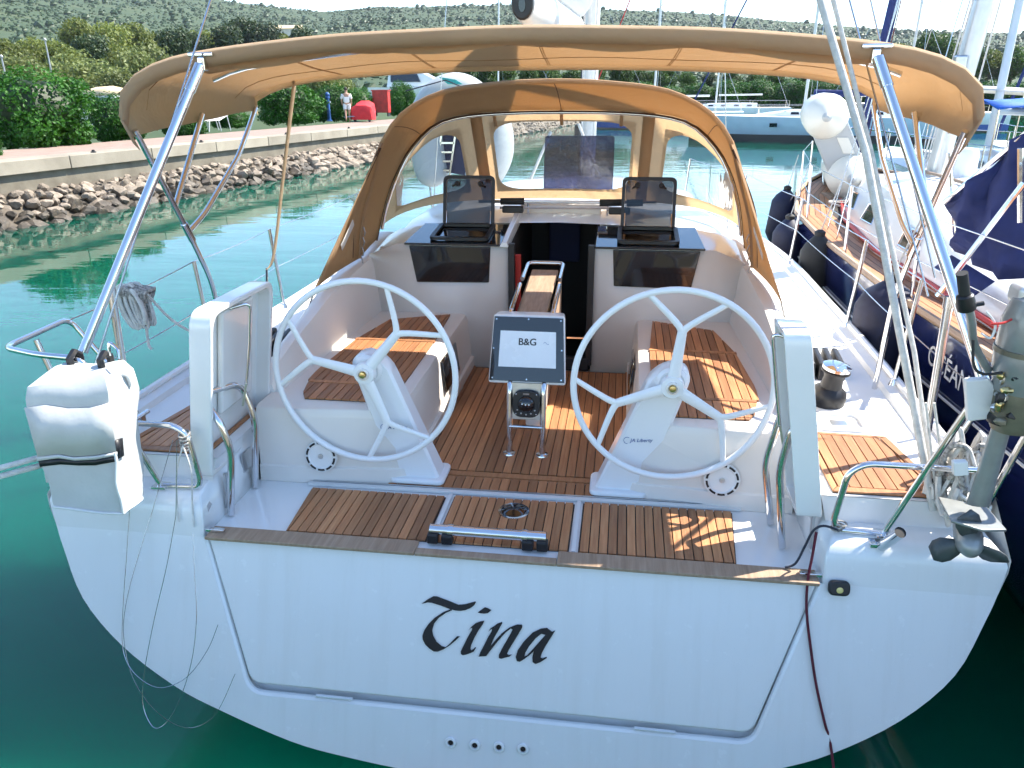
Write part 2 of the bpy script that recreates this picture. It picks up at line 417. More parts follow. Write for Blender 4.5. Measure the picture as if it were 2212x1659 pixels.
def planks(poly, w_, z0, z1, parent, mat='teak', gap=.005, zf=None, name='plank', skew=0):
    "boards along Y filling an outline, each its own piece; skew turns their run"
    cs, sn = math.cos(skew), math.sin(skew)
    pr = [(x*cs-y*sn, x*sn+y*cs) for x, y in poly]
    x0 = min(p[0] for p in pr); x1 = max(p[0] for p in pr); n = max(1, round((x1-x0)/w_)); st = (x1-x0)/n
    for k in range(n):
        c = clip(pr, x0+k*st+gap/2, x0+(k+1)*st-gap/2)
        if len(c) < 3: continue
        c = [(x*cs+y*sn, -x*sn+y*cs) for x, y in c]
        mb = MB().prism([V((x, y, (zf(x, y) if zf else 0)+z0)) for x, y in c], (0, 0, z1-z0))
        mb.build(name, mat, parent, smooth=False)
def text(name, body, mat, parent, origin, xdir, ydir, size, depth=.001, shear=0, bold=0, **tags):
    cu = bpy.data.curves.new(name, 'FONT'); cu.body = body; cu.size = size; cu.extrude = depth; cu.shear = shear; cu.offset = bold; cu.align_x = 'LEFT'
    tmp = bpy.data.objects.new(name+'_tmp', cu); COL.objects.link(tmp)
    dg = bpy.context.evaluated_depsgraph_get(); me = bpy.data.meshes.new_from_object(tmp.evaluated_get(dg))
    bpy.data.objects.remove(tmp); bpy.data.curves.remove(cu)
    x = V(xdir).normalized(); z = x.cross(V(ydir)).normalized(); y = z.cross(x)
    mx = Matrix((x, y, z)).transposed().to_4x4(); mx.translation = V(origin); me.transform(mx)
    me.materials.clear(); me.materials.append(M[mat]); o = bpy.data.objects.new(name, me); COL.objects.link(o)
    if parent is not None: setparent(o, parent)
    if tags: tagp(o, **tags)
    return o
# ================================================================== the white yacht
yacht = thing('sailing_yacht', 'white sailing yacht with twin steering wheels and the name Tina across its transom', 'yacht', (0, 3, 0))
TS = .36
def TY(z): return 2.8-TS*(.85-z) if z < .85 else 2.8+.2*(z-.85)
TN = V((0, -1, TS)).normalized()       # transom outward normal
def tpx(x, y, off=0.0):                  # survey point on the transom plane
    d = CW + CR*((x-CXP)/FPX) + CU*((CYP-y)/FPX); n_ = V((0, 1, -TS)); c0 = 2.8-TS*.85
    return CAM + d*((c0-n_.dot(CAM))/n_.dot(d)) + TN*off
TO = [(2.05, 1.0), (2.045, .95), (2.015, .85), (1.98, .76), (1.875, .54), (1.68, .35), (1.42, .195), (1.2, .11), (.87, .01), (.62, -.03), (.3, -.06), (0, -.07)]
MID = [(2.1, 1.19), (2.1, 1.12), (2.1, 1.0), (2.09, .85), (2.06, .62), (1.98, .38), (1.85, .15), (1.6, -.05), (1.2, -.2), (.8, -.28), (.4, -.33), (0, -.35)]
def lerp(a, b, t): return a+(b-a)*t
def sm(t): t = max(0, min(1, t)); return t*t*(3-2*t)
def halfbeam(y):
    for (a, b), (c, d) in zip(HB, HB[1:]):
        if a <= y <= c: return lerp(b, d, (y-a)/(c-a))
    return HB[0][1] if y < HB[0][0] else 0
HB = [(2.8, 2.03), (4, 2.07), (5.5, 2.1), (7.5, 2.08), (9, 1.9), (10.5, 1.55), (12, 1.0), (13.2, .42), (13.9, .03)]
def sheer(y): return 1.19+.012*(y-3) if y > 3.05 else 1.0+.19*sm((y-2.83)/.22)
def pk(s, y): return 1+.035*(1-sm((y-2.8)/3.0)) if s < 0 else 1.0
# hull shell
rings = []
for y in [None, 3.05, 3.4, 4, 5, 6, 7.5, 9, 10.5, 12, 13.2, 13.9]:
    if y is None: rg = [(x, TY(z), z) for x, z in TO]
    else:
        t = sm((y-2.8)/3.5); k = halfbeam(y)/2.1; rg = []
        for j, ((x0, z0), (x1, z1)) in enumerate(zip(TO, MID)):
            xx = lerp(x0/2.05, x1/2.1, t)*halfbeam(y); zz = lerp(z0, z1, t)
            zz = zz + (sheer(y)-zz)*(1 if j == 0 else (.6 if j == 1 else (.25 if j == 2 else 0)))
            if y > 9: u = (y-9)/5; zz = lerp(zz, lerp(.2, sheer(y), 1-j/11), u*.8)
            rg.append((xx, y, zz))
    full = rg[:-1]+[rg[-1]]+[(-x*pk(-1, yy), yy, z) for x, yy, z in rg[:-1]][::-1]
    rings.append(full)
MB().loft(rings, closed=False).build('hull', 'gelcoat_hull', yacht, ang=50, solid=.0)
# transom shell below the cockpit sole with the notch for the drop-down gate
def TPt(x, z, off=0): return V((x, TY(z), z))+TN*off
out = spline([V((x, z, 0)) for x, z in TO[2:]], 4); out = [(p.x, p.y) for p in out]
lo = [(-x*1.035, z) for x, z in out]+[(x, z) for x, z in out[::-1]][1:]
GT, GB, GZ = 1.352, 1.112, .194
def gate_loop(tx, bx, zt, zb, r):
    p = fillet([V((tx, zt, 0)), V((bx, zb, 0)), V((-bx, zb, 0)), V((-tx, zt, 0))], r, 6); return [(q.x, q.y) for q in p]
notch = gate_loop(GT, GB, .85, GZ, .07)
MB().holed([[TPt(x, z) for x, z in lo+notch]]).build('transom', 'gelcoat_hull', yacht, smooth=False)
mb = MB(); n1 = [TPt(x, z) for x, z in notch]; n2 = [TPt(x, z, -.06) for x, z in notch]
mb.loft([[p+TN*.0 for p in n1], n2], closed=False); mb.holed([[TPt(x, z, -.06) for x, z in notch]])
mb.build('gate_recess', 'gelcoat', yacht)
# rounded lip along the bottom of the recess
tube('recess_lip', [TPt(x, z, -.017) for x, z in notch], .017, 'gelcoat', yacht, 8)
# quarter wings either side of the gate
ZS = [.85, .92, .97, 1.0, 1.022, 1.035, 1.04]; YS = [2.8, 2.815, 2.828, 2.842, 2.862, 2.89, 2.99]
for s in (-1, 1):
    mb = MB(); rows = []
    for z, y in zip(ZS, YS):
        xo = {0: 2.015, 1: 2.033, 2: 2.044, 3: 2.035, 4: 2.02, 5: 2.005, 6: 2.0}[ZS.index(z)]
        xi = 1.36+{0: 0, 1: 0, 2: .002, 3: .008, 4: .02, 5: .035, 6: .04}[ZS.index(z)]
        rows.append([(s*lerp(xi, xo*pk(s, y), k/6), y, z) for k in range(7)])
    mb.loft(rows, closed=False); mb.build('quarter', 'gelcoat_hull', yacht)
    # inner cheek of the quarter, facing the cockpit opening
    mb = MB().add([(s*1.36, 2.8, .85), (s*1.36, 2.8, .78), (s*1.36, 3.55, .78), (s*1.36, 3.55, 1.145), (s*1.36, 3.0, 1.145), (s*1.4, 2.99, 1.04), (s*1.395, 2.89, 1.035), (s*1.38, 2.862, 1.022), (s*1.362, 2.828, .97)], [tuple(range(9))])
    mb.build('cheek', 'gelcoat', yacht, solid=.02)
    # riser up to the teak quarter deck
    MB().add([(s*1.38, 2.985, 1.035), (s*2.01*pk(s, 3), 2.985, 1.035), (s*2.02*pk(s, 3), 3.0, 1.15), (s*1.35, 3.0, 1.15)], [(0, 1, 2, 3)]).build('step_riser', 'gelcoat', yacht)
# side decks
for s in (-1, 1):
    ys = [2.995, 3.2, 3.6, 4.2, 5, 6, 7.5, 9, 10.5, 12, 13.2, 13.85]; rows = []
    for y in ys:
        hb = halfbeam(y)*pk(s, y); zz = max(1.155, sheer(y)-.035); inner = 1.34 if y < 9 else max(0, 1.34-(y-9)*.45)
        inner = min(inner, max(0, hb-.05))
        rows.append([(s*inner, y, zz+.0), (s*lerp(inner, hb, .55), y, zz), (s*(hb-.13), y, zz), (s*(hb-.12), y, zz+.03), (s*(hb-.02), y, zz+.045), (s*hb, y, zz+.02)])
    mb = MB().loft(rows, closed=False); mb.build('side_deck', 'nonskid', yacht, ang=30)
    # moulded toe rail
    mb = MB(); pts = [(s*(halfbeam(y)*pk(s, y)-.045), y, max(1.155, sheer(y)-.035)+.05) for y in ys]
    mb.tube(spline(pts, 4), .022, 8); mb.build('toe_rail', 'gelcoat', yacht)
# teak quarter decks
for s in (-1, 1):
    base = [(s*1.40, 3.015), (s*1.40, 3.63), (s*1.78, 3.61), (s*1.86, 3.015)]
    q = MB().prism([(x, y, 1.157) for x, y in base], (0, 0, .004)).build('quarter_deck', 'caulk', yacht, smooth=False)
    inner = [(s*1.43, 3.06), (s*1.43, 3.60), (s*1.745, 3.585), (s*1.815, 3.06)]
    planks(inner, .05, 1.161, 1.168, q, 'teak')
    for poly in ([(s*1.40, 3.015), (s*1.86, 3.015), (s*1.823, 3.055), (s*1.425, 3.055)], [(s*1.828, 3.058), (s*1.862, 3.02), (s*1.784, 3.61), (s*1.752, 3.585)], [(s*1.40, 3.02), (s*1.424, 3.06), (s*1.424, 3.6), (s*1.40, 3.625)], [(s*1.405, 3.63), (s*1.43, 3.604), (s*1.748, 3.59), (s*1.78, 3.612)]):
        MB().prism([(x, y, 1.161) for x, y in poly], (0, 0, .007)).build('border_plank', 'teak', q, smooth=False)
# ---------------------------------------------------------------- drop-down gate
gl = gate_loop(GT-.022, GB-.010, .846, GZ+.046, .05)
gate = MB().prism([TPt(x, z, -.002) for x, z in gl], -TN*.045).build('transom_gate', 'gelcoat_hull', yacht, bevel=.012, seg=3)
GLY = {'T1': [(520, 595), (560, 565), (597, 545), (620, 546), (690, 572), (760, 600), (800, 597), (835, 588), (868, 579), (873, 584), (860, 605), (838, 621), (805, 635), (770, 640), (738, 637), (705, 628), (640, 604), (585, 587), (560, 585)],
 'T2': [(712, 628), (660, 648), (605, 685), (565, 725), (538, 765), (526, 800), (528, 825), (545, 858), (572, 885), (602, 903), (625, 904), (660, 890), (705, 862), (745, 828), (769, 805), (750, 804), (728, 826), (700, 855), (676, 875), (652, 868), (618, 840), (596, 800), (590, 765), (602, 722), (632, 685), (680, 652), (718, 636)],
 'dot': [(885, 650), (905, 634), (930, 617), (950, 622), (973, 635), (950, 654), (925, 658), (900, 655)],
 'i': [(820, 770), (845, 740), (872, 719), (900, 708), (927, 703), (920, 722), (890, 765), (862, 815), (842, 862), (837, 885), (842, 895), (855, 888), (870, 873), (873, 880), (858, 903), (835, 914), (812, 922), (790, 927), (776, 920), (774, 902), (792, 865), (820, 808), (847, 762), (849, 750), (838, 752)],
 'n': [(952, 775), (968, 752), (988, 740), (1012, 722), (1042, 711), (1043, 720), (1018, 765), (990, 815), (965, 872), (1000, 828), (1040, 785), (1090, 747), (1140, 728), (1172, 729), (1172, 748), (1145, 795), (1112, 848), (1085, 893), (1074, 917), (1084, 926), (1106, 922), (1090, 936), (1060, 943), (1038, 950), (1021, 946), (1021, 925), (1042, 882), (1072, 832), (1098, 785), (1110, 760), (1098, 754), (1065, 780), (1018, 832), (975, 885), (940, 932), (890, 936), (900, 910), (925, 862), (952, 808), (975, 770), (977, 757), (966, 762)],
 'a': [(1387, 766), (1366, 775), (1333, 750), (1292, 755), (1240, 780), (1185, 835), (1143, 895), (1130, 938), (1138, 966), (1158, 969), (1185, 952), (1215, 930), (1246, 903), (1238, 940), (1240, 972), (1258, 984), (1290, 972), (1332, 945), (1330, 938), (1303, 948), (1291, 942), (1300, 912), (1322, 870), (1350, 825)]}
AH = [(1324, 795), (1296, 788), (1258, 818), (1218, 868), (1192, 912), (1186, 936), (1204, 928), (1248, 880), (1292, 830)]
def gp(p): return tpx(737.4+p[0]/3, 1106+p[1]/3, .0015)
for k, pl in GLY.items():
    loops = [[gp(p) for p in pl]]
    if k == 'a': loops.append([gp(p) for p in AH])
    MB().holed(loops, TN*.0015).build('name_letter', 'ink_black', gate, smooth=False)
cap = MB()
for x0, x1, y0 in ((-1.335, -.36, 2.775), (.26, 1.335, 2.775), (-.36, .26, 2.775)):
    y1 = 2.875 if not (x0 > -.5 and x1 < .3) else 2.82
    cap.prism([(x0+.001, y0, .851), (x1-.001, y0, .851), (x1-.001, y1, .851), (x0+.001, y1, .851)], (0, 0, .016))
cap.build('gate_cap', 'teak_weathered', gate, bevel=.004)
for s in (-1, 1):
    MB().bar((s*1.26, 2.825, .876), (s*1.37, 2.825, .876), .022, .016).build('latch_bolt', 'steel', gate, bevel=.004)
    MB().bar((s*.62, TY(.218)-.002, .218), (s*.79, TY(.218)-.002, .218), .014, .006).build('hinge', 'gelcoat', gate)
# chrome gate handle amidships with black feet
hb = MB(); A, B_ = V((-.315, 2.90, .915)), V((.205, 2.90, .915))
hb.tube([A, B_], .024, 14); hb.build('gate_handle', 'steel', gate)
for x in (-.30, -.235, .125, .19): MB().box((x, 2.885, .882), (.05, .045, .045)).build('handle_foot', 'black_plastic', gate, bevel=.006)
for x in (-.22, .11): MB().tube([(x-.012, 2.90, .915), (x+.012, 2.90, .915)], .029, 14).build('handle_collar', 'steel', gate)
# transom skin fittings
for x, y in ((974, 1603), (1026, 1609), (1078, 1613), (1130, 1617)):
    c = tpx(x, y); MB().lathe([(.018, .0), (.026, .004), (.022, .010), (.014, .011), (.012, .002)], c, TN, 20).build('drain_fitting', 'gelcoat', yacht)
    MB().lathe([(.011, .004), (.011, .006)], c, TN, 16).build('drain_hole', 'interior_dark', yacht)
c = tpx(1810, 1268); x_, y_ = V((1, 0, 0)), V((0, TS, 1)).normalized()
def rrect(c, x, y, w_, h_, r, n=5):
    p = fillet([c+x*(-w_/2)+y*(-h_/2), c+x*(w_/2)+y*(-h_/2), c+x*(w_/2)+y*(h_/2), c+x*(-w_/2)+y*(h_/2), c+x*(-w_/2)+y*(-h_/2)], r, n)
    p2 = [];  # closed rounded rectangle
    q = [c+x*(-w_/2)+y*(-h_/2), c+x*(w_/2)+y*(-h_/2), c+x*(w_/2)+y*(h_/2), c+x*(-w_/2)+y*(h_/2)]
    for i in range(4):
        a, p0, b = q[i-1], q[i], q[(i+1) % 4]; u, v = (a-p0).normalized(), (b-p0).normalized(); s_, e_ = p0+u*r, p0+v*r
        for k in range(n+1): t = k/n; p2.append(s_*(1-t)**2+p0*2*t*(1-t)+e_*t*t)
    return p2
sl = MB().prism(rrect(c, x_, y_, .085, .062, .025), TN*.03).build('stern_light', 'black_plastic', yacht, bevel=.01)
MB().ell(c+TN*.03-y_*.006, (.014, .008, .014)).build('lens', 'lens_yellow', sl)
# ---------------------------------------------------------------- cockpit tub
tub = MB()
tub.add([(-1.36, 2.8, .846), (1.36, 2.8, .846), (1.36, 5.3, .846), (-1.36, 5.3, .846)], [(0, 1, 2, 3)])
cs = tub.build('cockpit_sole', 'gelcoat', yacht)
# grating panels aft
for poly in ([(-1.0, 2.895), (-.335, 2.895), (-.335, 3.30), (-1.035, 3.30)], [(-.295, 2.895), (.305, 2.895), (.305, 3.315), (-.295, 3.315)], [(.345, 2.895), (1.02, 2.895), (1.055, 3.33), (.345, 3.33)]):
    MB().prism([(x, y, .848) for x, y in poly], (0, 0, .003)).build('panel_base', 'caulk', cs, smooth=False)
    planks([(x*.985+.015*sum(p[0] for p in poly)/4, y) for x, y in poly], .042, .851, .859, cs)
for poly in ([(-.66, 3.385), (.68, 3.385), (.68, 3.52), (-.66, 3.52)],):
    MB().prism([(x, y, .848) for x, y in poly], (0, 0, .003)).build('panel_base', 'caulk', cs, smooth=False)
    planks([(x, y) for x, y in poly], .048, .851, .859, cs)
MB().prism([(-.64, 3.53, .848), (.66, 3.53, .848), (.66, 3.575, .848), (-.64, 3.575, .848)], (0, 0, .012)).build('cross_plank', 'teak', cs, smooth=False)
poly = [(-.60, 3.585), (.60, 3.585), (.565, 5.23), (-.565, 5.23)]
MB().prism([(x, y, .848) for x, y in poly], (0, 0, .003)).build('panel_base', 'caulk', cs, smooth=False)
planks([(-.575, 3.59), (.575, 3.59), (.54, 5.2), (-.54, 5.2)], .047, .851, .859, cs)
for s in (-1, 1): MB().prism([(s*.578, 3.585, .851), (s*.60, 3.585, .851), (s*.567, 5.23, .851), (s*.544, 5.23, .851)], (0, 0, .009)).build('border_plank', 'teak', cs, smooth=False)
# aluminium channels between the panels
for a, b in (((-1.07, 3.345, .856), (1.1, 3.365, .856)), ((-.315, 2.89, .853), (-.315, 3.33, .853)), ((.325, 2.89, .853), (.325, 3.34, .853))):
    MB().bar(a, b, .026 if abs(a[0]-b[0]) > 1 else .018, .012).build('channel', 'mast_white', cs, smooth=False)
MB().bar((-1.05, 3.365, .862), (1.08, 3.385, .862), .008, .008).build('drain_strip', 'steel_dull', cs, smooth=False)
MB().lathe([(.062, 0), (.062, .004), (.05, .006), (.03, .014), (.0, .018)], (.02, 3.2, .859), (0, 0, 1), 24).build('deck_plate', 'black_glass', cs)
MB().lathe([(.075, 0), (.075, .003), (.062, .004)], (.02, 3.2, .858), (0, 0, 1), 28).build('deck_plate_ring', 'steel', cs)
# cockpit seats
for s in (-1, 1):
    def ring(z, gi, ga): return [(s*(.575+gi), 5.26, z), (s*(.565+gi), 3.47+ga, z), (s*.62, 3.44+ga, z), (s*1.15, 3.40+ga, z), (s*1.34, 3.40+ga, z), (s*1.34, 5.26, z)]
    mb = MB().loft([ring(.846, -.02, -.04), ring(.93, -.02, -.03), ring(.935, .0, -.02), ring(1.2, .02, .0), ring(1.24, .035, .015), ring(1.25, .07, .05)], True, True)
    seat = mb.build('cockpit_seat', 'gelcoat_cream', yacht, bevel=.02, seg=3, ang=30)
    for poly in ([(s*.675, 4.56), (s*.71, 5.18), (s*1.10, 5.0), (s*1.18, 4.56)], [(s*.665, 3.78), (s*.675, 4.52), (s*1.185, 4.52), (s*1.215, 3.95), (s*1.205, 3.78)], [(s*.655, 3.52), (s*.66, 3.74), (s*1.19, 3.74), (s*1.16, 3.60), (s*1.12, 3.52)]):
        MB().prism([(x, y, 1.25) for x, y in poly], (0, 0, .004)).build('seat_base', 'caulk', seat, smooth=False)
        planks(poly, .046, 1.254, 1.261, seat)
    for y in (4.54, 3.76): MB().bar((s*.67, y, 1.257), (s*1.19, y, 1.257), .03, .012).build('cross_plank', 'teak', seat, smooth=False)
    # locker vent on the inboard face
    vt = MB().add([(s*.577, 4.33, 1.21), (s*.577, 4.72, 1.20), (s*.557, 4.72, 1.01), (s*.557, 4.33, 1.00)], [(0, 1, 2, 3)]).build('locker_vent', 'black_glass', seat, solid=.01)
    # loudspeaker on the aft face
    c = V((s*1.0, 3.38, 1.0)); ax = V((0, -1, .12)).normalized()
    sp = MB().lathe([(.085, 0), (.085, .006), (.066, .012), (.06, .006), (.0, .010)], c, ax, 36).build('loudspeaker', 'gelcoat', seat)
    sx, sy = frame(ax)
    for k in range(10):
        a0, a1 = 2*math.pi*k/10+.08, 2*math.pi*(k+1)/10-.08; q = []
        for rr, rng in ((.078, (a0, (a0+a1)/2, a1)), (.068, (a1, (a0+a1)/2, a0))):
            for a in rng: q.append(c+ax*.010+(sx*math.cos(a)+sy*math.sin(a))*rr)
        MB().prism(q, ax*.003).build('slot', 'black_plastic', seat, smooth=False)
    MB().lathe([(.014, 0), (.012, .006), (.0, .007)], c+ax*.01, ax, 14).build('tweeter', 'steel_dull', seat)
# coamings
for s in (-1, 1):
    rows = []
    for y, zt, xi, xt, xo in ((3.60, 1.30, 1.29, 1.33, 1.39), (3.66, 1.38, 1.28, 1.33, 1.40), (3.9, 1.45, 1.27, 1.32, 1.41), (4.2, 1.50, 1.26, 1.32, 1.42), (4.5, 1.57, 1.25, 1.31, 1.43), (4.8, 1.605, 1.24, 1.30, 1.44), (5.3, 1.66, 1.22, 1.28, 1.45), (5.8, 1.73, 1.2, 1.26, 1.45)):
        rows.append([(s*xi, y, 1.2), (s*(xi+.01), y, 1.26), (s*(xt-.012), y, zt-.05), (s*xt, y, zt-.012), (s*(xt+.03), y, zt), (s*(xo-.03), y, zt-.005), (s*xo, y, zt-.04), (s*(xo+.045), y, 1.2), (s*(xo+.06), y, 1.15)])
    MB().loft(rows, closed=False).build('coaming', 'gelcoat_cream', yacht, ang=45)
    MB().add(rows[0], [tuple(range(9))]).build('coaming_end', 'gelcoat', yacht)
# forward bulkhead with companionway
for s in (-1, 1):
    MB().add([(s*.29, 5.255, .85), (s*1.3, 5.255, .85), (s*1.3, 5.255, 1.66), (s*1.1, 5.255, 1.74), (s*.29, 5.255, 1.74)], [tuple(range(5))]).build('bulkhead', 'gelcoat_cream', yacht, solid=.03)
    # dark portlight in the bulkhead and the glass shelf above it
    wv = [(s*.42, 5.225, 1.735), (s*1.0, 5.225, 1.735), (s*.955, 5.225, 1.475), (s*.435, 5.225, 1.485)]
    pw = MB().prism(wv, (0, .02, 0)).build('bulkhead_window', 'black_glass', yacht, bevel=.006)
    MB().prism([(s*.30, 5.215, 1.742), (s*1.03, 5.215, 1.742), (s*1.0, 5.72, 1.80), (s*.30, 5.72, 1.80)], (0, 0, .014)).build('glass_shelf', 'black_glass', yacht, bevel=.004)
    # raised deck hatch
    hx0, hx1 = .45, .86
    O = V((s*(hx0+hx1)/2, 5.66, 1.79)); hy = V((0, .22, 1)).normalized(); hxv = V((1, 0, 0)); hn = V((0, -1, .22)).normalized()
    lid_c = O+hy*.185
    fr_o = rrect(lid_c, hxv, hy, .385, .39, .045); fr_i = rrect(lid_c, hxv, hy, .338, .343, .03)
    lid = MB().holed([fr_o, fr_i], hn*.022).build('hatch_lid', 'black_plastic', yacht)
    MB().prism(rrect(lid_c, hxv, hy, .336, .341, .029), hn*.008).build('pane', 'smoked_glass', lid)
    for q in (-.085, .085):
        hc = lid_c+hy*.135+hxv*q+hn*.022
        MB().lathe([(.02, 0), (.018, .015), (.012, .02)], hc, hn, 12).tube([hc+hn*.016, hc+hn*.02+hxv*.035*(1 if q > 0 else -1)-hy*.022], .007, 8).build('hatch_handle', 'black_plastic', lid)
    for q in (-.165, .165): MB().tube([lid_c+hxv*q-hy*.06+hn*.02, lid_c+hxv*q-hy*.18+hn*.03], .006, 8).build('hatch_stay', 'steel', lid)
    hc = V((s*(hx0+hx1)/2, 5.46, 1.79))
    MB().holed([rrect(hc, hxv, V((0, 1, .11)).normalized(), .42, .38, .04), rrect(hc, hxv, V((0, 1, .11)).normalized(), .36, .32, .03)], (0, 0, .02)).build('hatch_coaming', 'black_plastic', yacht)
# companionway
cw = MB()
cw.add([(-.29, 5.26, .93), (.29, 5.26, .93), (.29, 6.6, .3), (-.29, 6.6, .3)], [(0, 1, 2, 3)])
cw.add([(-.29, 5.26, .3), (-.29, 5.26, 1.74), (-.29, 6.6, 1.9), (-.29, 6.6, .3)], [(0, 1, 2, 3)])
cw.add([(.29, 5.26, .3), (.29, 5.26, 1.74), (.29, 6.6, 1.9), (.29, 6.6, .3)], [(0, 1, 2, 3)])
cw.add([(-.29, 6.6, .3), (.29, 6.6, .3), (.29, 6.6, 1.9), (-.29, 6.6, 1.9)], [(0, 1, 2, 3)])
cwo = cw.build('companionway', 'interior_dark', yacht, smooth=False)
MB().box((.0, 6.5, 1.55), (.26, .04, .34)).build('cabin_cushion', 'interior_navy', cwo, bevel=.02)
MB().box((-.245, 5.32, 1.36), (.05, .03, .62)).build('door_jamb', 'red_paint', cwo, bevel=.003)
for s in (-1, 1): MB().box((s*.275, 5.25, 1.33), (.045, .05, .86)).build('door_frame', 'black_plastic', cwo, bevel=.004)
MB().box((0, 5.25, .905), (.56, .06, .10)).build('threshold', 'black_plastic', cwo, bevel=.01)
MB().bar((.12, 5.24, 1.10), (.29, 5.24, 1.10), .012, .012).build('door_bolt', 'steel', cwo)
for x in (-.325,): MB().hexa([(x-.03, 5.2, 1.74), (x+.035, 5.2, 1.74), (x+.035, 6.0, 1.83), (x-.03, 6.0, 1.83), (x-.012, 5.2, 1.775), (x+.02, 5.2, 1.775), (x+.03, 6.0, 1.91), (x-.012, 6.0, 1.91)]).build('hatch_rail', 'gelcoat', cwo, bevel=.006)
MB().box((0.0, 6.02, 1.885), (.62, .04, .09)).build('sliding_hatch', 'gelcoat_cream', cwo, bevel=.012)
# coachroof
rows = []
for y, xb, xt, zt, zc in ((5.27, 1.3, 1.18, 1.70, 1.765), (5.75, 1.36, 1.2, 1.76, 1.83), (6.1, 1.36, 1.2, 1.80, 1.88), (7.5, 1.3, 1.08, 1.87, 1.97), (9, 1.1, .85, 1.76, 1.87), (10.2, .85, .6, 1.55, 1.64), (11.2, .6, .35, 1.3, 1.33)):
    h = [(xb, 1.15), (xb-.02, 1.4), (xt+.03, zt-.08), (xt, zt-.02), (xt-.06, zt), (xt*.5, lerp(zt, zc, .75)), (0, zc)]
    if y < 6: h = [(a, b) for a, b in h]
    rows.append([(x, y, z) for x, z in h]+[(-x, y, z) for x, z in h[:-1]][::-1])
rw = [r for r in rows if r[0][1] >= 5.7]
MB().loft(rw, closed=False).build('coachroof', 'gelcoat', yacht, ang=40)
for s in (-1, 1):   # shoulder of the coachroof beside the glass shelf
    MB().loft([[(s*1.02, 5.24, 1.745), (s*1.2, 5.24, 1.70), (s*1.34, 5.24, 1.62), (s*1.38, 5.24, 1.2)], [(s*1.0, 5.72, 1.80), (s*1.2, 5.72, 1.765), (s*1.34, 5.72, 1.69), (s*1.38, 5.72, 1.2)]], closed=False).build('roof_shoulder', 'gelcoat', yacht)
MB().add([(-.3, 5.72, 1.80), (-.3, 5.72, 1.86), (.3, 5.72, 1.86), (.3, 5.72, 1.80)], [(0, 1, 2, 3)])
# grab bar across the front of the hood with black grips
gbar = tube('grab_bar', [(-.62, 5.9, 1.955), (.72, 5.9, 1.965)], .013, 'steel', yacht, 10)
for x0, x1 in ((-.45, -.27), (.30, .48), (.50, .62)): tube('grip', [(x0, 5.9, 1.957), (x1, 5.9, 1.961)], .026, 'black_rubber', gbar, 12)
tube('winch_handle_bar', [(-.45, 5.86, 1.915), (.5, 5.86, 1.925)], .009, 'steel_dull', yacht, 8)
for x in (-.35, .45): MB().box((x, 5.86, 1.905), (.16, .06, .05)).build('rope_clutch', 'black_plastic', yacht, bevel=.01)
for x in (-.24, .36): tube('bar_stanchion', [(x, 5.92, 1.86), (x, 5.9, 1.96)], .008, 'steel', yacht, 8)
# ---------------------------------------------------------------- steering pedestals and wheels
def wheel(hub, R_, angs, tilt, s):
    nrm = V((s*.02, -1, tilt)).normalized(); ux = V((1, 0, 0)); ux = (ux-nrm*ux.dot(nrm)).normalized(); uy = nrm.cross(ux)
    if uy.z < 0: uy = -uy
    P2 = lambda a, r, d=0: hub+ux*(math.cos(a)*r)+uy*(math.sin(a)*r)+nrm*d
    rim = MB().tube([P2(2*math.pi*k/72, R_-.014) for k in range(72)], .0155, 12, True).build('steering_wheel', 'wheel_white', yacht)
    for a in angs:
        a = R(a); k = P2(a, R_*.56, -.005)
        pts = spline([P2(a, .03, .0), P2(a, R_*.28, -.004), k], 5)
        mb = MB(); 
        def flat(pts, w0, w1, th):
            rg = []
            for i, p in enumerate(pts):
                t = (pts[min(i+1, len(pts)-1)]-pts[max(i-1, 0)]).normalized(); b = t.cross(nrm).normalized(); wd = lerp(w0, w1, i/(len(pts)-1))
                ring = []
                for j in range(10):
                    an = 2*math.pi*j/10; ring.append(p+b*wd*math.cos(an)+nrm*th*math.sin(an))
                rg.append(ring)
            mb.loft(rg)
        flat(pts, .030, .021, .013)
        for d in (-1, 1):
            a2 = a+d*R(23); e = P2(a2, R_-.014)
            flat(spline([P2(a, R_*.50, -.003), P2(a+d*R(4), R_*.62, -.004), e], 6), .019, .0125, .010)
        mb.build('spoke', 'wheel_white', rim)
    MB().lathe([(.055, -.02), (.055, .004), (.05, .014), (.03, .016)], hub, nrm, 28).build('hub', 'wheel_white', rim)
    MB().lathe([(.030, .015), (.030, .024), (.022, .028), (.022, .02)], hub, nrm, 24).build('hub_cap', 'gelcoat_cream', rim)
    MB().lathe([(.017, .020), (.015, .034), (.006, .036)], hub, nrm, 16).build('hub_nut', 'brass', rim)
    return nrm
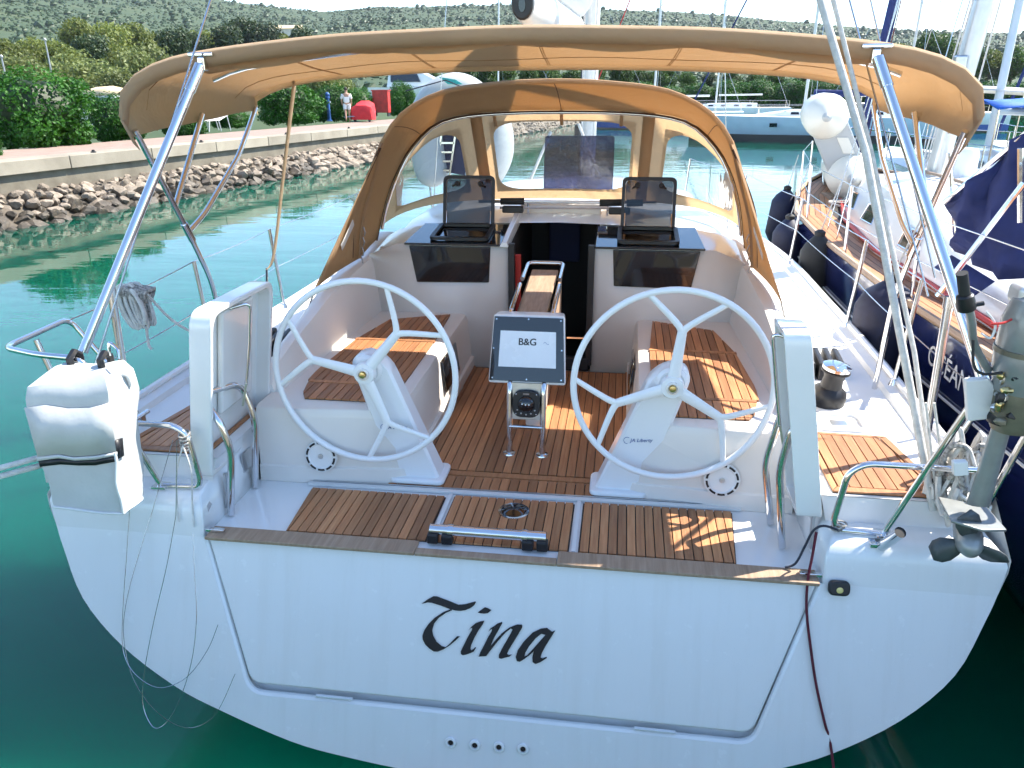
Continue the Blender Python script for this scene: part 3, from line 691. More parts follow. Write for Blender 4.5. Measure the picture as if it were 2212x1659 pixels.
for s, hub, angs in ((-1, V((-.735, 3.375, 1.463)), (50, 168, 292)), (1, V((.735, 3.375, 1.463)), (84, 200, 328))):
    wheel(hub, .468, angs, .04, s)
    # leaning pedestal slab with a round head
    bx, tx = s*.512, s*.715
    yb = 3.50
    def sect(t):
        cx = lerp(bx, tx, t); w_ = lerp(.124, .098, t); y0 = lerp(yb-.075, 3.435, t); y1 = lerp(yb+.07, 3.545, t); z = lerp(.862, 1.44, t)
        return cx, w_, y0, y1, z
    rg = []
    for t in [0, .04, .3, .6, .85, 1.0]:
        cx, w_, y0, y1, z = sect(t); r = .014
        rg.append([(cx-w_, y0+r, z), (cx-w_+r, y0, z), (cx+w_-r, y0, z), (cx+w_, y0+r, z), (cx+w_, y1-r, z), (cx+w_-r, y1, z), (cx-w_+r, y1, z), (cx-w_, y1-r, z)])
    cx, w_, y0, y1, z = sect(1.0)
    for k in range(1, 7):
        a = k/6*math.pi/2; ww = w_*math.cos(a*.97); zz = z+.10*math.sin(a); cc = cx+s*.035*math.sin(a); r = min(.014, ww*.4)
        rg.append([(cc-ww, y0+r, zz), (cc-ww+r, y0, zz), (cc+ww-r, y0, zz), (cc+ww, y0+r, zz), (cc+ww, y1-r, zz), (cc+ww-r, y1, zz), (cc-ww+r, y1, zz), (cc-ww, y1-r, zz)])
    ped = MB().loft(rg).build('pedestal', 'wheel_white', yacht, ang=42)
    cx, w_, y0, y1, z = sect(0)
    MB().prism(rrect(V((cx, (y0+y1)/2, .86)), V((1, 0, 0)), V((0, 1, 0)), .285, .22, .04), (0, 0, .03)).build('pedestal_foot', 'wheel_white', ped, bevel=.012, seg=3)
    MB().lathe([(.075, 0), (.075, .05), (.06, .065)], hub+V((0, .10, 0)), V((0, -1, .04)), 28).build('shaft_housing', 'wheel_white', ped)
    # printed maker mark: arc and small lettering
    p0 = V((s*.60-.045 if s > 0 else -.575, 3.415+.0, 1.155))
    cx, w_, y0, y1, z = sect((1.15-.862)/.608)
    o = V((cx-.05, y0-.0035, 1.150))
    text('maker_mark', 'JA Liberty', 'ink_blue', ped, o, (1, 0, .06), (0, .04, 1), .026, .0004, .25)
    a0 = [o+V((-.014+.017*math.cos(a), -.0005, .008+.017*math.sin(a))) for a in [R(60+k*12) for k in range(19)]]
    MB().tube(a0, .0012, 5).build('maker_arc', 'ink_blue', ped)
    for q in ((.05, .12), (-.04, .08)): MB().lathe([(.006, 0), (.005, .003)], V((tx+q[0]*.7, 3.432, 1.40+q[1]*.5)), (0, -1, 0), 10).build('screw', 'black_plastic', ped)
# ---------------------------------------------------------------- instrument pod and folding table
pod_y = V((0, .30, 1)).normalized(); pod_n = V((0, -1, .30)).normalized(); pc = V((-.002, 3.93, 1.435))
pod = MB().hexa([pc+V((-.215, -.055, -.185)), pc+V((.215, -.055, -.185)), pc+V((.19, .10, -.17)), pc+V((-.19, .10, -.17)), pc+V((-.195, .055, .175)), pc+V((.195, .055, .175)), pc+V((.185, .17, .165)), pc+V((-.185, .17, .165))]).build('instrument_pod', 'gelcoat', yacht, bevel=.015, seg=3)
f0 = pc+pod_n*.006
def podp(u, v, d=0): return f0+V((1, 0, 0))*u+pod_y*v+pod_n*d
MB().prism([podp(-.205, -.175), podp(.205, -.175), podp(.187, .172), podp(-.187, .172)], pod_n*.006).build('bezel', 'black_glass', pod, bevel=.002)
MB().prism([podp(-.157, -.098, .0062), podp(.157, -.098, .0062), podp(.150, .097, .0062), podp(-.150, .097, .0062)], pod_n*.0016).build('display', 'screen_grey', pod, smooth=False)
text('display_logo', 'B&G', 'ink_black', pod, podp(-.053, .022, .0082), (1, 0, 0), pod_y, .052, .0005)
text('display_logo', 'B&G', 'ink_black', pod, podp(-.0512, .022, .0082), (1, 0, 0), pod_y, .052, .0005)
text('display_logo', 'B&G', 'ink_black', pod, podp(-.0521, .0232, .0082), (1, 0, 0), pod_y, .052, .0005)
MB().tube([podp(.085+.03*t, .035+.006*math.sin(t*6), .0083) for t in [k/8 for k in range(9)]], .0009, 5).build('display_swirl', 'ink_blue', pod)
for u, v in ((-.188, -.16), (.188, -.16), (-.174, .158), (.174, .158), (-.185, 0), (.185, 0), (0, -.163), (0, .162)): MB().lathe([(.005, 0), (.004, .003)], podp(u, v, .006), pod_n, 8).build('screw', 'steel', pod)
for s in (-1, 1):
    tube('pod_leg', fillet([(s*.092, 3.82, .86), (s*.092, 3.86, 1.25), (s*.10, 3.98, 1.30)], .05), .0165, 'steel', yacht, 12)
    MB().lathe([(.036, 0), (.034, .006), (.02, .010)], (s*.092, 3.82, .859), (0, 0, 1), 20).build('leg_foot', 'steel', yacht)
tube('pod_crossbar', [(-.092, 3.828, 1.02), (.092, 3.828, 1.02)], .010, 'steel', yacht, 10)
MB().prism([V((-.082, 3.84, 1.06)), V((.082, 3.84, 1.06)), V((.082, 3.865, 1.262)), V((-.082, 3.865, 1.262))], (0, .012, 0)).build('pod_panel', 'steel_dull', yacht, smooth=False)
cn = V((0, -1, .12)).normalized(); cy_ = V((0, .12, 1)).normalized(); cc = V((0.002, 3.835, 1.155))
cmp_ = MB().prism(rrect(cc, V((1, 0, 0)), cy_, .150, .150, .055, 7), cn*.014).build('compass', 'black_plastic', yacht, bevel=.006)
MB().ell(cc+cn*.008, (.048, .035, .048)).build('compass_dome', 'black_glass', cmp_)
for u, v in ((-.018, .008), (0, .004), (.018, .005)): MB().ell(cc+cn*.042+V((1, 0, 0))*u+cy_*v, (.004, .002, .005), 8, 6).build('compass_mark', 'screen_grey', cmp_)
for k in range(5): a = R(215+k*27.5); MB().ell(cc+cn*.0145+V((1, 0, 0))*.058*math.cos(a)+cy_*.058*math.sin(a), (.005, .002, .005), 8, 6).build('compass_key', 'steel_dull', cmp_)
for u in (-.055, .055):
    for v in (-.055, .055): MB().ell(cc+cn*.0145+V((1, 0, 0))*u+cy_*v, (.004, .002, .004), 8, 6).build('compass_screw', 'steel', cmp_)
MB().box(cc+cn*.0148+cy_*.058, (.034, .001, .010)).build('compass_badge', 'steel_dull', cmp_)
tb = MB().prism([(-.083, 4.06, 1.545), (.075, 4.06, 1.545), (.082, 4.86, 1.648), (-.088, 4.86, 1.648)], (0, 0, .022)).build('folded_table', 'teak_weathered', yacht, bevel=.006)
for s in (-1, 1):
    MB().prism([(s*.090, 4.10, 1.53), (s*.090, 4.84, 1.63), (s*.090, 4.84, 1.34), (s*.090, 4.10, 1.24)], (s*.016, 0, 0)).build('table_leaf', 'teak_weathered', tb, bevel=.004)
    tube('table_rail', fillet([(s*.118, 4.04, 1.50), (s*.118, 4.08, 1.60), (s*.120, 4.50, 1.655)], .03), .0135, 'steel', tb, 10)
MB().tube(fillet([(-.118, 4.60, 1.665), (-.118, 4.92, 1.70), (.112, 4.92, 1.70), (.112, 4.60, 1.665)], .05), .0135, 10).build('table_rail', 'steel', tb)
MB().box((0, 4.45, 1.2), (.10, .5, .7)).build('table_pillar', 'gelcoat_cream', tb, bevel=.02)
# ---------------------------------------------------------------- flipped-up helm seats
for s in (-1, 1):
    Xb, Xt, zb, zt = (1.475, 1.355, 1.06, 1.865) if s < 0 else (1.36, 1.215, 1.06, 1.865)
    def pp(v, u, d=0):     # v height 0..1, u along Y 0..1, d inboard
        return V((s*(lerp(Xb, Xt, v)-d), lerp(2.965, 3.60 if s < 0 else 3.20, u), lerp(zb, zt, v)))
    def outl(i):
        q = [(0+i, 0+i*1.2), (0+i, 1-i*1.2), (1-i, 1-i*1.2), (1-i, 0+i*1.2)]; q = [V((a, b, 0)) for a, b in q]; o_ = []
        for k in range(4):
            p0 = q[k]; a = q[k-1]; b = q[(k+1) % 4]; rv = .11 if k in (2, 3) else .05
            u_, v_ = (a-p0).normalized()*rv, (b-p0).normalized()*rv
            for j in range(6): t = j/5; w2 = (p0+u_)*(1-t)**2+p0*2*t*(1-t)+(p0+v_)*t*t; o_.append((w2.x, w2.y))
        return o_
    o1, o2 = outl(0), outl(.035)
    mb = MB()
    mb.loft([[pp(a, b, 0) for a, b in o1], [pp(a, b, .105) for a, b in o1], [pp(a, b, .105) for a, b in o2], [pp(a, b, .03) for a, b in o2]], True, False)
    mb.add([pp(a, b, 0) for a, b in o1], [tuple(range(len(o1)))]); mb.add([pp(a, b, .03) for a, b in o2], [tuple(range(len(o2)))])
    hs = mb.build('helm_seat', 'gelcoat', yacht, bevel=.010, seg=3, ang=40)
    MB().hexa([pp(.30, .30, .03), pp(.30, .80, .03), pp(.30, .80, .06), pp(.30, .30, .06), pp(.93, .30, .03), pp(.93, .80, .03), pp(.93, .80, .06), pp(.93, .30, .06)]).build('seat_pad', 'gelcoat', hs, bevel=.02, seg=3)
    # strut and hinged legs
    tube('seat_strut', fillet([pp(.93, .42, .055), pp(.95, .50, .13), pp(.72, .50, .13), pp(.45, .46, .13)], .03), .0085, 'steel', hs, 10)
    MB().bar(pp(.46, .46, .13), pp(.32, .44, .12), .018, .010).build('strut_socket', 'steel_dull', hs)
    if s < 0: LG = [[(-1.32, 3.0, .855), (-1.27, 3.0, 1.20), (-1.31, 3.0, 1.35), (-1.38, 3.04, 1.40)], [(-1.33, 3.28, .855), (-1.28, 3.28, 1.23), (-1.335, 3.28, 1.42), (-1.40, 3.10, 1.44)]]
    else: LG = [[(1.22, 3.25, .855), (1.16, 3.25, 1.16), (1.205, 3.25, 1.42), (1.25, 3.22, 1.45)], [(1.235, 3.05, .855), (1.18, 3.05, 1.23), (1.205, 3.05, 1.42), (1.26, 3.03, 1.45)]]
    for lg in LG: tube('seat_leg', fillet(lg, .06), .0165, 'steel', yacht, 12)
    # toggle and grab plate on the cheek
    MB().bar((s*1.345, 3.02, .88), (s*1.345, 3.05, 1.05), .012, .03).build('gas_spring', 'steel_dull', yacht)
    MB().prism([V((s*1.352, 3.22, .96)), V((s*1.352, 3.32, .96)), V((s*1.352, 3.32, 1.06)), V((s*1.352, 3.22, 1.06))], (-s*.006, 0, 0)).build('switch_plate', 'steel_dull', yacht, bevel=.002)
# ---------------------------------------------------------------- winches, cleats, clutches on the side decks
for s in (-1, 1):
    wx, wy, wz = s*1.60, 4.02, 1.17
    wb = MB().lathe([(.090, 0), (.092, .05), (.086, .075), (.056, .10), (.050, .15), (.056, .185), (.062, .195)], (wx, wy, wz), (s*.1, -.12, 1), 32).build('winch', 'black_plastic', yacht)
    ax = V((s*.1, -.12, 1)).normalized()
    MB().lathe([(.060, .195), (.072, .205), (.072, .222), (.05, .232), (.02, .235)], (wx, wy, wz), ax, 32).build('winch_top', 'steel', wb)
    MB().lathe([(.074, .190), (.074, .198)], (wx, wy, wz), ax, 32).build('stripper_ring', 'black_plastic', wb)
    for k in range(5): MB().hexa([(s*(1.52+.055*k), 4.36, 1.17), (s*(1.565+.055*k), 4.36, 1.17), (s*(1.565+.055*k), 4.62, 1.17), (s*(1.52+.055*k), 4.62, 1.17), (s*(1.525+.055*k), 4.38, 1.27), (s*(1.56+.055*k), 4.38, 1.27), (s*(1.56+.055*k), 4.60, 1.30), (s*(1.525+.055*k), 4.60, 1.30)]).build('line_clutch', 'black_plastic', yacht, bevel=.012)
    # moulded pocket with a flush handle
    MB().holed([rrect(V((s*1.60, 3.76, 1.163)), V((1, 0, 0)), V((0, 1, 0)), .25, .22, .05), rrect(V((s*1.60, 3.76, 1.163)), V((1, 0, 0)), V((0, 1, 0)), .21, .18, .04)], (0, 0, .018)).build('locker_rim', 'gelcoat', yacht)
    MB().prism(rrect(V((s*1.60, 3.75, 1.162)), V((1, 0, 0)), V((0, 1, 0)), .08, .07, .012), (0, 0, .008)).build('flush_latch', 'steel_dull', yacht, bevel=.002)
    # mooring cleat on the quarter
    cl = MB().tube(fillet([(s*1.90, 2.90, 1.075), (s*1.90, 3.02, 1.085), (s*1.90, 3.02, 1.085), (s*1.90, 3.14, 1.20)], .01), .013, 8)
    MB().tube([(s*1.88, 3.12, 1.225), (s*1.88, 3.32, 1.225)], .014, 10).box((s*1.88, 3.18, 1.20), (.03, .03, .05)).box((s*1.88, 3.26, 1.20), (.03, .03, .05)).build('cleat', 'steel', yacht)
# ---------------------------------------------------------------- pushpit rails, stanchions, guard wires
rt = .0135
for s in (-1, 1):
    pp_ = MB().tube(fillet([(s*1.58, 2.90, 1.045), (s*1.40, 2.90, 1.05), (s*1.385, 2.90, 1.09), (s*1.41, 2.90, 1.31), (s*1.47, 2.90, 1.355), (s*1.90, 2.90, 1.355)], .06), rt, 10).build('pushpit', 'steel', yacht)
    tube('rail', fillet([(s*1.585, 2.90, 1.045), (s*1.77, 2.80, 1.69), (s*1.98, 2.80, 1.70), (s*2.19, 2.87, 1.70), (s*2.21, 3.32, 1.705), (s*2.04, 3.33, 1.45), (s*1.95, 3.33, 1.20)], .06), rt, 'steel', pp_, 10)
    tube('rail', [(s*2.13, 2.99, 1.70), (s*1.99, 3.0, 1.12)], rt, 'steel', pp_, 10)
    py_ = 3.22 if s < 0 else 3.46
    tube('rail_post', [(s*1.90, py_-.02, 1.12), (s*1.893, py_+.02, 1.88)], .019, 'steel', pp_, 12)
    tube('post_cap', [(s*1.893, py_+.018, 1.85), (s*1.893, py_+.021, 1.90)], .023, 'steel', pp_, 12)
    MB().box((s*1.585, 2.90, 1.045), (.07, .06, .012)).build('rail_foot', 'steel', pp_, bevel=.003)
    # stanchions lean slightly outboard
    sts = [(4.25, 1.22), (5.35, 1.23), (7.3, 1.25), (9.2, 1.28), (11.0, 1.30)]
    tops = []
    for y, z in sts:
        x = halfbeam(y)-.07; a = V((s*x, y, z-.03)); b = V((s*(x+.05), y, z+.58)); tops.append(b)
        st = tube('stanchion', [a, b], .0125, 'steel', yacht, 10); MB().lathe([(.03, 0), (.028, .01), (.016, .05)], a, (0, 0, 1), 14).build('stanchion_base', 'steel', st)
    st_pts = [V((s*2.20, 3.31, 1.70))]+tops
    for k in range(len(st_pts)-1):
        tube('guard_wire', sag(st_pts[k], st_pts[k+1], .012, 6), .0035, 'wire', yacht, 6)
        lo_ = [p-V((s*.02, 0, .28)) for p in (st_pts[k], st_pts[k+1])]; tube('guard_wire', sag(lo_[0], lo_[1], .012, 6), .0032, 'wire', yacht, 6)
# ---------------------------------------------------------------- spray hood
# aft hoop, front hoop and windscreen foot as matching rows of points from port to starboard
def hoop(pts, n): 
    sp = spline(pts, 8); L = [0]
    for a, b in zip(sp, sp[1:]): L.append(L[-1]+(b-a).length)
    out = []
    for k in range(n):
        t = L[-1]*k/(n-1); i = max(j for j in range(len(L)) if L[j] <= t+1e-9); i = min(i, len(sp)-2)
        out.append(sp[i].lerp(sp[i+1], (t-L[i])/max(1e-9, L[i+1]-L[i])))
    return out
NH = 41
half_aft = [(1.33, 5.12, 1.66), (1.29, 5.15, 1.95), (1.21, 5.2, 2.20), (1.13, 5.2, 2.43), (.98, 5.2, 2.61), (.72, 5.2, 2.735), (.36, 5.2, 2.785), (0, 5.2, 2.80)]
half_fr = [(1.33, 5.55, 1.72), (1.30, 5.72, 1.98), (1.24, 5.85, 2.18), (1.13, 5.9, 2.36), (.95, 5.9, 2.52), (.72, 5.9, 2.585), (.36, 5.92, 2.61), (0, 5.92, 2.615)]
def full(h): return [(-x, y, z) for x, y, z in h]+[(x, y, z) for x, y, z in h[:-1]][::-1]
hA, hF = hoop(full(half_aft), NH), hoop(full(half_fr), NH)
rows = []
for j in range(7):
    t = j/6; row = []
    for k in range(NH):
        p = hA[k].lerp(hF[k], t); u = k/(NH-1)
        p.z += .035*math.sin(math.pi*t)*math.sin(math.pi*u)**.5+.006*math.sin(17*u+3*t)*math.sin(math.pi*t)
        row.append(p)
    rows.append(row)
hood = MB().loft(rows, closed=False).build('spray_hood', 'canvas_hood', yacht, solid=.006, ang=60)
MB().tube([p+V((0, -.004, 0)) for p in hA], .016, 8).build('hood_seam', 'canvas_hood', hood)
for k in (9, 20, 31): MB().tube([r_[k]+V((0, 0, -.004)) for r_ in rows], .0025, 5).build('seam', 'zip_dark', hood)
tube('hood_bow', [p+V((p.x*-.012, .0, -.02)) for p in hF[1:-1]], .012, 'steel', hood, 10)
MB().tube([p+V((0, -.012, -.012)) for p in hF], .007, 6).build('hood_zip', 'zip_dark', hood)
rh_c = at(1250, 358, Y=6.9)
rh_ = MB().prism(rrect(rh_c, V((1, 0, 0)), V((0, .2, 1)).normalized(), .60, .50, .03), (0, .012, 0)).build('roof_hatch', 'tinted_panel', yacht)
for a_, b_ in (((1130, 425), (1190, 285)), ((1310, 420), (1250, 268))): tube('vang_strut', [at(*a_, Y=7.6), at(*b_, Y=7.9)], .014, 'rope_white', yacht, 8)
# side wings running aft to the coaming
for s in (-1, 1):
    edge = [p for p in hA if p.x*s > 0 and p.z < 2.48]
    edge.sort(key=lambda p: p.z)
    tip = V((s*1.40, 4.46, 1.60)); low = V((s*1.35, 5.12, 1.66)); top = edge[-1]
    rg = []
    for i, p in enumerate(edge):
        t = (p.z-edge[0].z)/(top.z-edge[0].z); q = tip.lerp(top, t)
        rg.append([p.lerp(q, k/5)+V((s*.02*math.sin(math.pi*k/5), 0, 0)) for k in range(6)])
    wing = MB().loft(rg, closed=False).build('hood_wing', 'canvas_hood', hood, solid=.006)
    a, b = edge[0]+V((s*.016, -.07, .02)), top+V((s*.014, -.05, -.05)); mid = a.lerp(b, .5)+V((s*.05, -.04, .0))
    for d in (0, .022): tube('wing_zip', spline([a+V((0, -d, 0)), mid+V((0, -d, 0)), b+V((0, -d, 0))], 8), .006, 'zip_dark', hood, 6)
    c = tip.lerp(top, .22).lerp(edge[3], .45)+V((-s*.012, -.004, 0)); e1 = (top-tip).normalized(); e2 = V((0, 1, 0)); e2 = (e2-e1*e2.dot(e1)).normalized()
    MB().prism([c-e1*.10-e2*.035, c+e1*.10-e2*.035, c+e1*.10+e2*.035, c-e1*.10+e2*.035], e1.cross(e2)*.004).build('wing_patch', 'fender_white', hood)
    tube('wing_lace', spline([tip+V((0, .02, 0)), tip+V((s*.02, -.06, -.09)), tip+V((s*.05, -.10, -.20)), tip+V((s*.05, -.02, -.36))], 5), .006, 'rope_grey', hood, 6)
    for k in range(4): p = edge[0].lerp(edge[2], k/3)+V((-s*.02, -.01, -.02)); MB().tube([p+V((0, .0, .03)), p+V((-s*.015, -.02, 0)), p+V((0, .0, -.03))], .005, 6).build('lacing_hook', 'steel_dull', hood)
# windscreen: fabric frame with three clear panes
NF = 41
foot_h = [(1.40, 5.45, 1.70), (1.36, 5.75, 1.78), (1.24, 5.98, 1.85), (1.02, 6.16, 1.895), (.72, 6.27, 1.915), (.36, 6.33, 1.925), (0, 6.35, 1.93)]
hB = hoop(full(foot_h), NH)
def ws(u, v):   # u 0..1 across, v 0 foot .. 1 hoop
    k = u*(NH-1); i = min(int(k), NH-2); f = k-i
    return hB[i].lerp(hB[i+1], f).lerp(hF[i].lerp(hF[i+1], f), v)
def pane(u0, u1, v0, v1, r, n=6, uf=None):
    q = [(u0, v0), (u1, v0), (u1, v1), (u0, v1)]; o_ = []
    for k in range(4):
        p0 = V((*q[k], 0)); a = V((*q[k-1], 0)); b = V((*q[(k+1) % 4], 0))
        du = (a-p0); dv = (b-p0); su = du.normalized()*min(r*(.35 if abs(du.x) > abs(du.y) else 1.0), du.length*.45); sv = dv.normalized()*min(r*(.35 if abs(dv.x) > abs(dv.y) else 1.0), dv.length*.45)
        ptsq = [(p0+su)*(1-t)**2+p0*2*t*(1-t)+(p0+sv)*t*t for t in [j/n for j in range(n+1)]]
        o_ += ptsq
        m_ = 12                                   # extra points along the straight run
        e0 = ptsq[-1]; nx = q[(k+1) % 4]; d2 = V((*nx, 0)); back = (p0-d2).normalized()*min(r*(.35 if abs((p0-d2).x) > abs((p0-d2).y) else 1.0), (p0-d2).length*.45)
        e1 = d2+back
        o_ += [e0.lerp(e1, j/m_) for j in range(1, m_)]
    return [(p.x, p.y) for p in o_]
PN = [(.135, .302, .13, .84), (.368, .632, .12, .88), (.698, .865, .13, .84)]
CELL = [(0, .34), (.34, .66), (.66, 1)]
mb = MB()
for (c0, c1), pn in zip(CELL, PN):
    inner = pane(*pn, .16); cu, cv = (pn[0]+pn[1])/2, (pn[2]+pn[3])/2; rgs = [[], [], [], []]
    for u, v in inner:
        du, dv = u-cu, v-cv; ts = []
        if du: ts.append(((c1 if du > 0 else c0)-cu)/du)
        if dv: ts.append(((1 if dv > 0 else 0)-cv)/dv)
        t = min(ts); ou, ov = cu+du*t, cv+dv*t
        for k in range(4): rgs[k].append(ws(min(1, max(0, lerp(u, ou, k/3))), min(1, max(0, lerp(v, ov, k/3)))))
    mb.loft(rgs, True, False)
mb.build('windscreen_frame', 'canvas_hood', hood, smooth=True, ang=60)
for p in PN:
    mb = MB(); N1, N2 = 14, 8
    mb.loft([[ws(lerp(p[0]-.006, p[1]+.006, i/N1), lerp(p[2]-.02, p[3]+.02, j/N2))+V((0, .004+.012*math.sin(i*1.3)*math.sin(j*.8)*.4, 0)) for i in range(N1+1)] for j in range(N2+1)], closed=False)
    mb.build('clear_pane', 'clear_vinyl', hood)
for u in (.34, .66): 
    MB().loft([[ws(u-.011, v)+V((0, -.010, 0)), ws(u+.011, v)+V((0, -.010, 0))] for v in [k/8 for k in range(9)]], closed=False).build('screen_strap', 'canvas_hood', hood, solid=.004)
for u in (.375, .50, .61): MB().loft([[ws(u-.003, v)+V((0, -.012, 0)), ws(u+.003, v)+V((0, -.012, 0))] for v in (.84, 1.0)], closed=False).build('roll_strap', 'canvas_hood', hood, solid=.003)
# ---------------------------------------------------------------- bimini
bA = [(1.885, 3.60, 2.545), (1.93, 3.60, 2.66), (1.885, 3.60, 2.765), (1.74, 3.60, 2.855), (1.47, 3.60, 2.915), (.9, 3.6, 2.97), (.4, 3.6, 2.99), (0, 3.60, 2.998)]
bM = [(1.90, 4.28, 2.595), (1.95, 4.28, 2.67), (1.89, 4.28, 2.80), (1.70, 4.28, 2.885), (1.42, 4.28, 2.93), (.9, 4.28, 2.985), (.4, 4.28, 3.005), (0, 4.28, 3.01)]
bF = [(1.88, 4.93, 2.635), (1.90, 4.93, 2.69), (1.83, 4.93, 2.745), (1.66, 4.94, 2.80), (1.42, 4.95, 2.838), (.9, 4.95, 2.872), (.4, 4.95, 2.885), (0, 4.95, 2.888)]
HA, HM, HF = hoop(full(bA), NH), hoop(full(bM), NH), hoop(full(bF), NH)
rows = []
for j in range(13):
    t = j/12; row = []
    for k in range(NH):
        a, b, c = HA[k], HM[k], HF[k]; u = k/(NH-1)
        p = a.lerp(b, t*2) if t < .5 else b.lerp(c, t*2-1)
        p = p.copy(); bay = math.sin(math.pi*((t*2) % 1)) if t < 1 else 0
        mid = math.sin(math.pi*u)
        p.z -= .012*bay*mid; p.z += .006*math.sin(23*u+9*t)*bay
        row.append(p)
    rows.append(row)
bim = MB().loft(rows, closed=False).build('bimini', 'canvas_tan', yacht, solid=.005, ang=60)
for k in (7, 13, 20, 27, 33):     # stitched panel seams
    for d in (-.006, .006): MB().tube([r_[k]+V((d if k != 20 else d, 0, -.004)) for r_ in rows], .0022, 5).build('seam', 'canvas_hood', bim)
for j in (2, 10): MB().tube([p+V((0, 0, -.004)) for p in rows[j]], .0025, 5).build('seam', 'canvas_hood', bim)
# hanging edge binding fore and aft and a rolled flap along the aft pocket
MB().loft([[p+V((0, .0, .008)) for p in HA], [p+V((0, -.014, -.004)) for p in HA], [V((p.x*.997, p.y-.012, p.z-.03)) for p in HA], [V((p.x*.99, p.y+.012, p.z-.062)) for p in HA]], closed=False).build('aft_valance', 'canvas_tan', bim, solid=.004)
MB().loft([[p+V((0, .004, .004)) for p in HF], [V((p.x*.994, p.y+.012, p.z-.03)) for p in HF]], closed=False).build('front_valance', 'canvas_tan', bim, solid=.004)
fl = hoop(full(bA), 61)[8:53]; random.seed(4)
rowsF = []
for q, (dy, dz) in enumerate(((.06, -.03), (.10, -.075), (.15, -.06), (.17, -.035))):
    rowsF.append([V((p.x*.97, p.y+dy+.010*math.sin(i*.9+q), p.z+dz+.013*math.sin(i*.55+q*2)*(1 if q in (1, 2) else .2))) for i, p in enumerate(fl)])
MB().loft(rowsF, closed=False).build('rolled_flap', 'canvas_tan', bim, solid=.004)
tr_ = .0145
for s in (-1, 1):
    tipA, tipF, tipM = V((s*1.878, 3.615, 2.575)), V((s*1.868, 4.92, 2.65)), V((s*1.885, 4.28, 2.63))
    foot = V((s*1.90, 4.22, 1.19)); jn = V((s*1.875, 3.94, 2.03))
    tube('bow_leg', fillet([tipA, jn, V((s*1.885, 4.12, 1.72)), foot], .10), tr_, 'steel', bim, 10)
    tube('bow_leg', fillet([tipF, V((s*1.865, 4.60, 2.38)), V((s*1.87, 4.12, 2.10)), jn], .06), tr_, 'steel', bim, 10)
    tube('bow_leg', [tipM, V((s*1.88, 3.86, 2.18))], tr_, 'steel', bim, 10)
    tube('bow_joint', [jn+V((0, -.03, .05)), jn+V((0, .03, -.05))], .02, 'steel', bim, 10)
    # stout support poles from the pushpit to the aft bow
    top = V((s*1.465, 3.585, 2.885)); bot = V((s*1.87, 2.94, 1.67))
    tube('support_pole', [top+(bot-top).normalized()*.05, bot], .0215, 'steel', bim, 14)
    MB().tube([top+(bot-top).normalized()*.16, top+(bot-top).normalized()*.03], .025, 12).build('pole_collar', 'steel', bim)
    MB().bar(top+V((-.06, -.005, .02)), top+V((.06, -.005, .02)), .03, .018).box(top+V((0, 0, -.02)), (.034, .04, .06)).build('pole_fork', 'steel', bim, bevel=.006)
    # webbing strap to the forward chainplate
    st = [V((s*1.60, 4.95, 2.835)), V((s*1.74, 4.97, 2.3)), V((s*1.87, 4.94, 1.72)), V((s*1.90, 4.86, 1.62))]
    if s < 0:
        sp = spline(st, 8); MB().loft([[p+V((0, -.022*(1-.5*i/len(sp)), 0)), p+V((.006, .022*(1-.5*i/len(sp)), 0))] for i, p in enumerate(sp)], closed=False).build('bimini_strap', 'canvas_tan', bim, solid=.003)
        for d in (-.03, .03): tube('strap_cord', [V((s*1.90, 4.87, 1.63)), V((s*1.93, 4.85+d, 1.22))], .006, 'rope_dark' if d < 0 else 'rope_grey', bim, 6)
for H_, nm in ((HM, 'bow'),):
    MB().tube([V((p.x*.985, p.y+(.02 if H_ is HA else 0), p.z-.036)) for p in H_[3:-3]], tr_, 10).build(nm, 'steel', bim)
# ---------------------------------------------------------------- rig
mast = MB().loft([[(.09+.075*math.cos(a), 8.5+.11*math.sin(a), z) for a in [2*math.pi*k/20 for k in range(20)]] for z in (1.8, 16)]).build('mast', 'mast_white', yacht)
MB().tube([(.02, 8.36, 1.9), (.02, 8.36, 9)], .012, 6).tube([(.14, 8.36, 1.9), (.15, 8.36, 9)], .009, 6).build('halyard', 'rope_white', mast)
MB().tube([(-.0, 8.37, 1.9), (.03, 8.37, 9)], .009, 6).build('halyard', 'rope_dark', mast)
MB().box((-.02, 8.35, 2.35), (.07, .06, .14)).build('block', 'black_plastic', mast, bevel=.02)
# boom with zipped sail bag; its black end cap looks aft
rg = []
for y, sc in ((4.38, .86), (4.5, 1.0), (6.0, 1.05), (8.3, 1.15)):
    c = V((-.085+.03*(y-4.4)/4, y, 3.17+.03*(y-4.4)))
    rg.append([c+V((.072*sc*math.cos(a), 0, (.10 if math.sin(a) < 0 else .13)*sc*math.sin(a))) for a in [2*math.pi*k/18 for k in range(18)]])
boom = MB().loft(rg).build('boom', 'mast_white', yacht)
c = V((-.085, 4.37, 3.165)); MB().prism([c+V((.058*math.cos(a), 0, .082*math.sin(a))) for a in [2*math.pi*k/18 for k in range(18)]], (0, -.03, 0)).build('boom_end_cap', 'black_plastic', boom, bevel=.012)
MB().prism([c+V((.018*math.cos(a), -.031, .035*math.sin(a)-.01)) for a in [2*math.pi*k/12 for k in range(12)]], (0, -.006, 0)).build('outhaul_sheave', 'black_glass', boom)
rg = []
for y, h, w_ in ((4.62, .06, .05), (5.2, .28, .10), (6.2, .42, .15), (8.2, .62, .18)):
    c = V((-.08+.03*(y-4.4)/4, y, 3.28+.03*(y-4.4))); rg.append([c+V((w_*math.cos(a)*(1 if math.sin(a) < .3 else .8), 0, h*(.5+.5*math.sin(a)))) for a in [2*math.pi*k/16 for k in range(16)]])
MB().loft(rg).build('sail_bag', 'mast_white', boom)
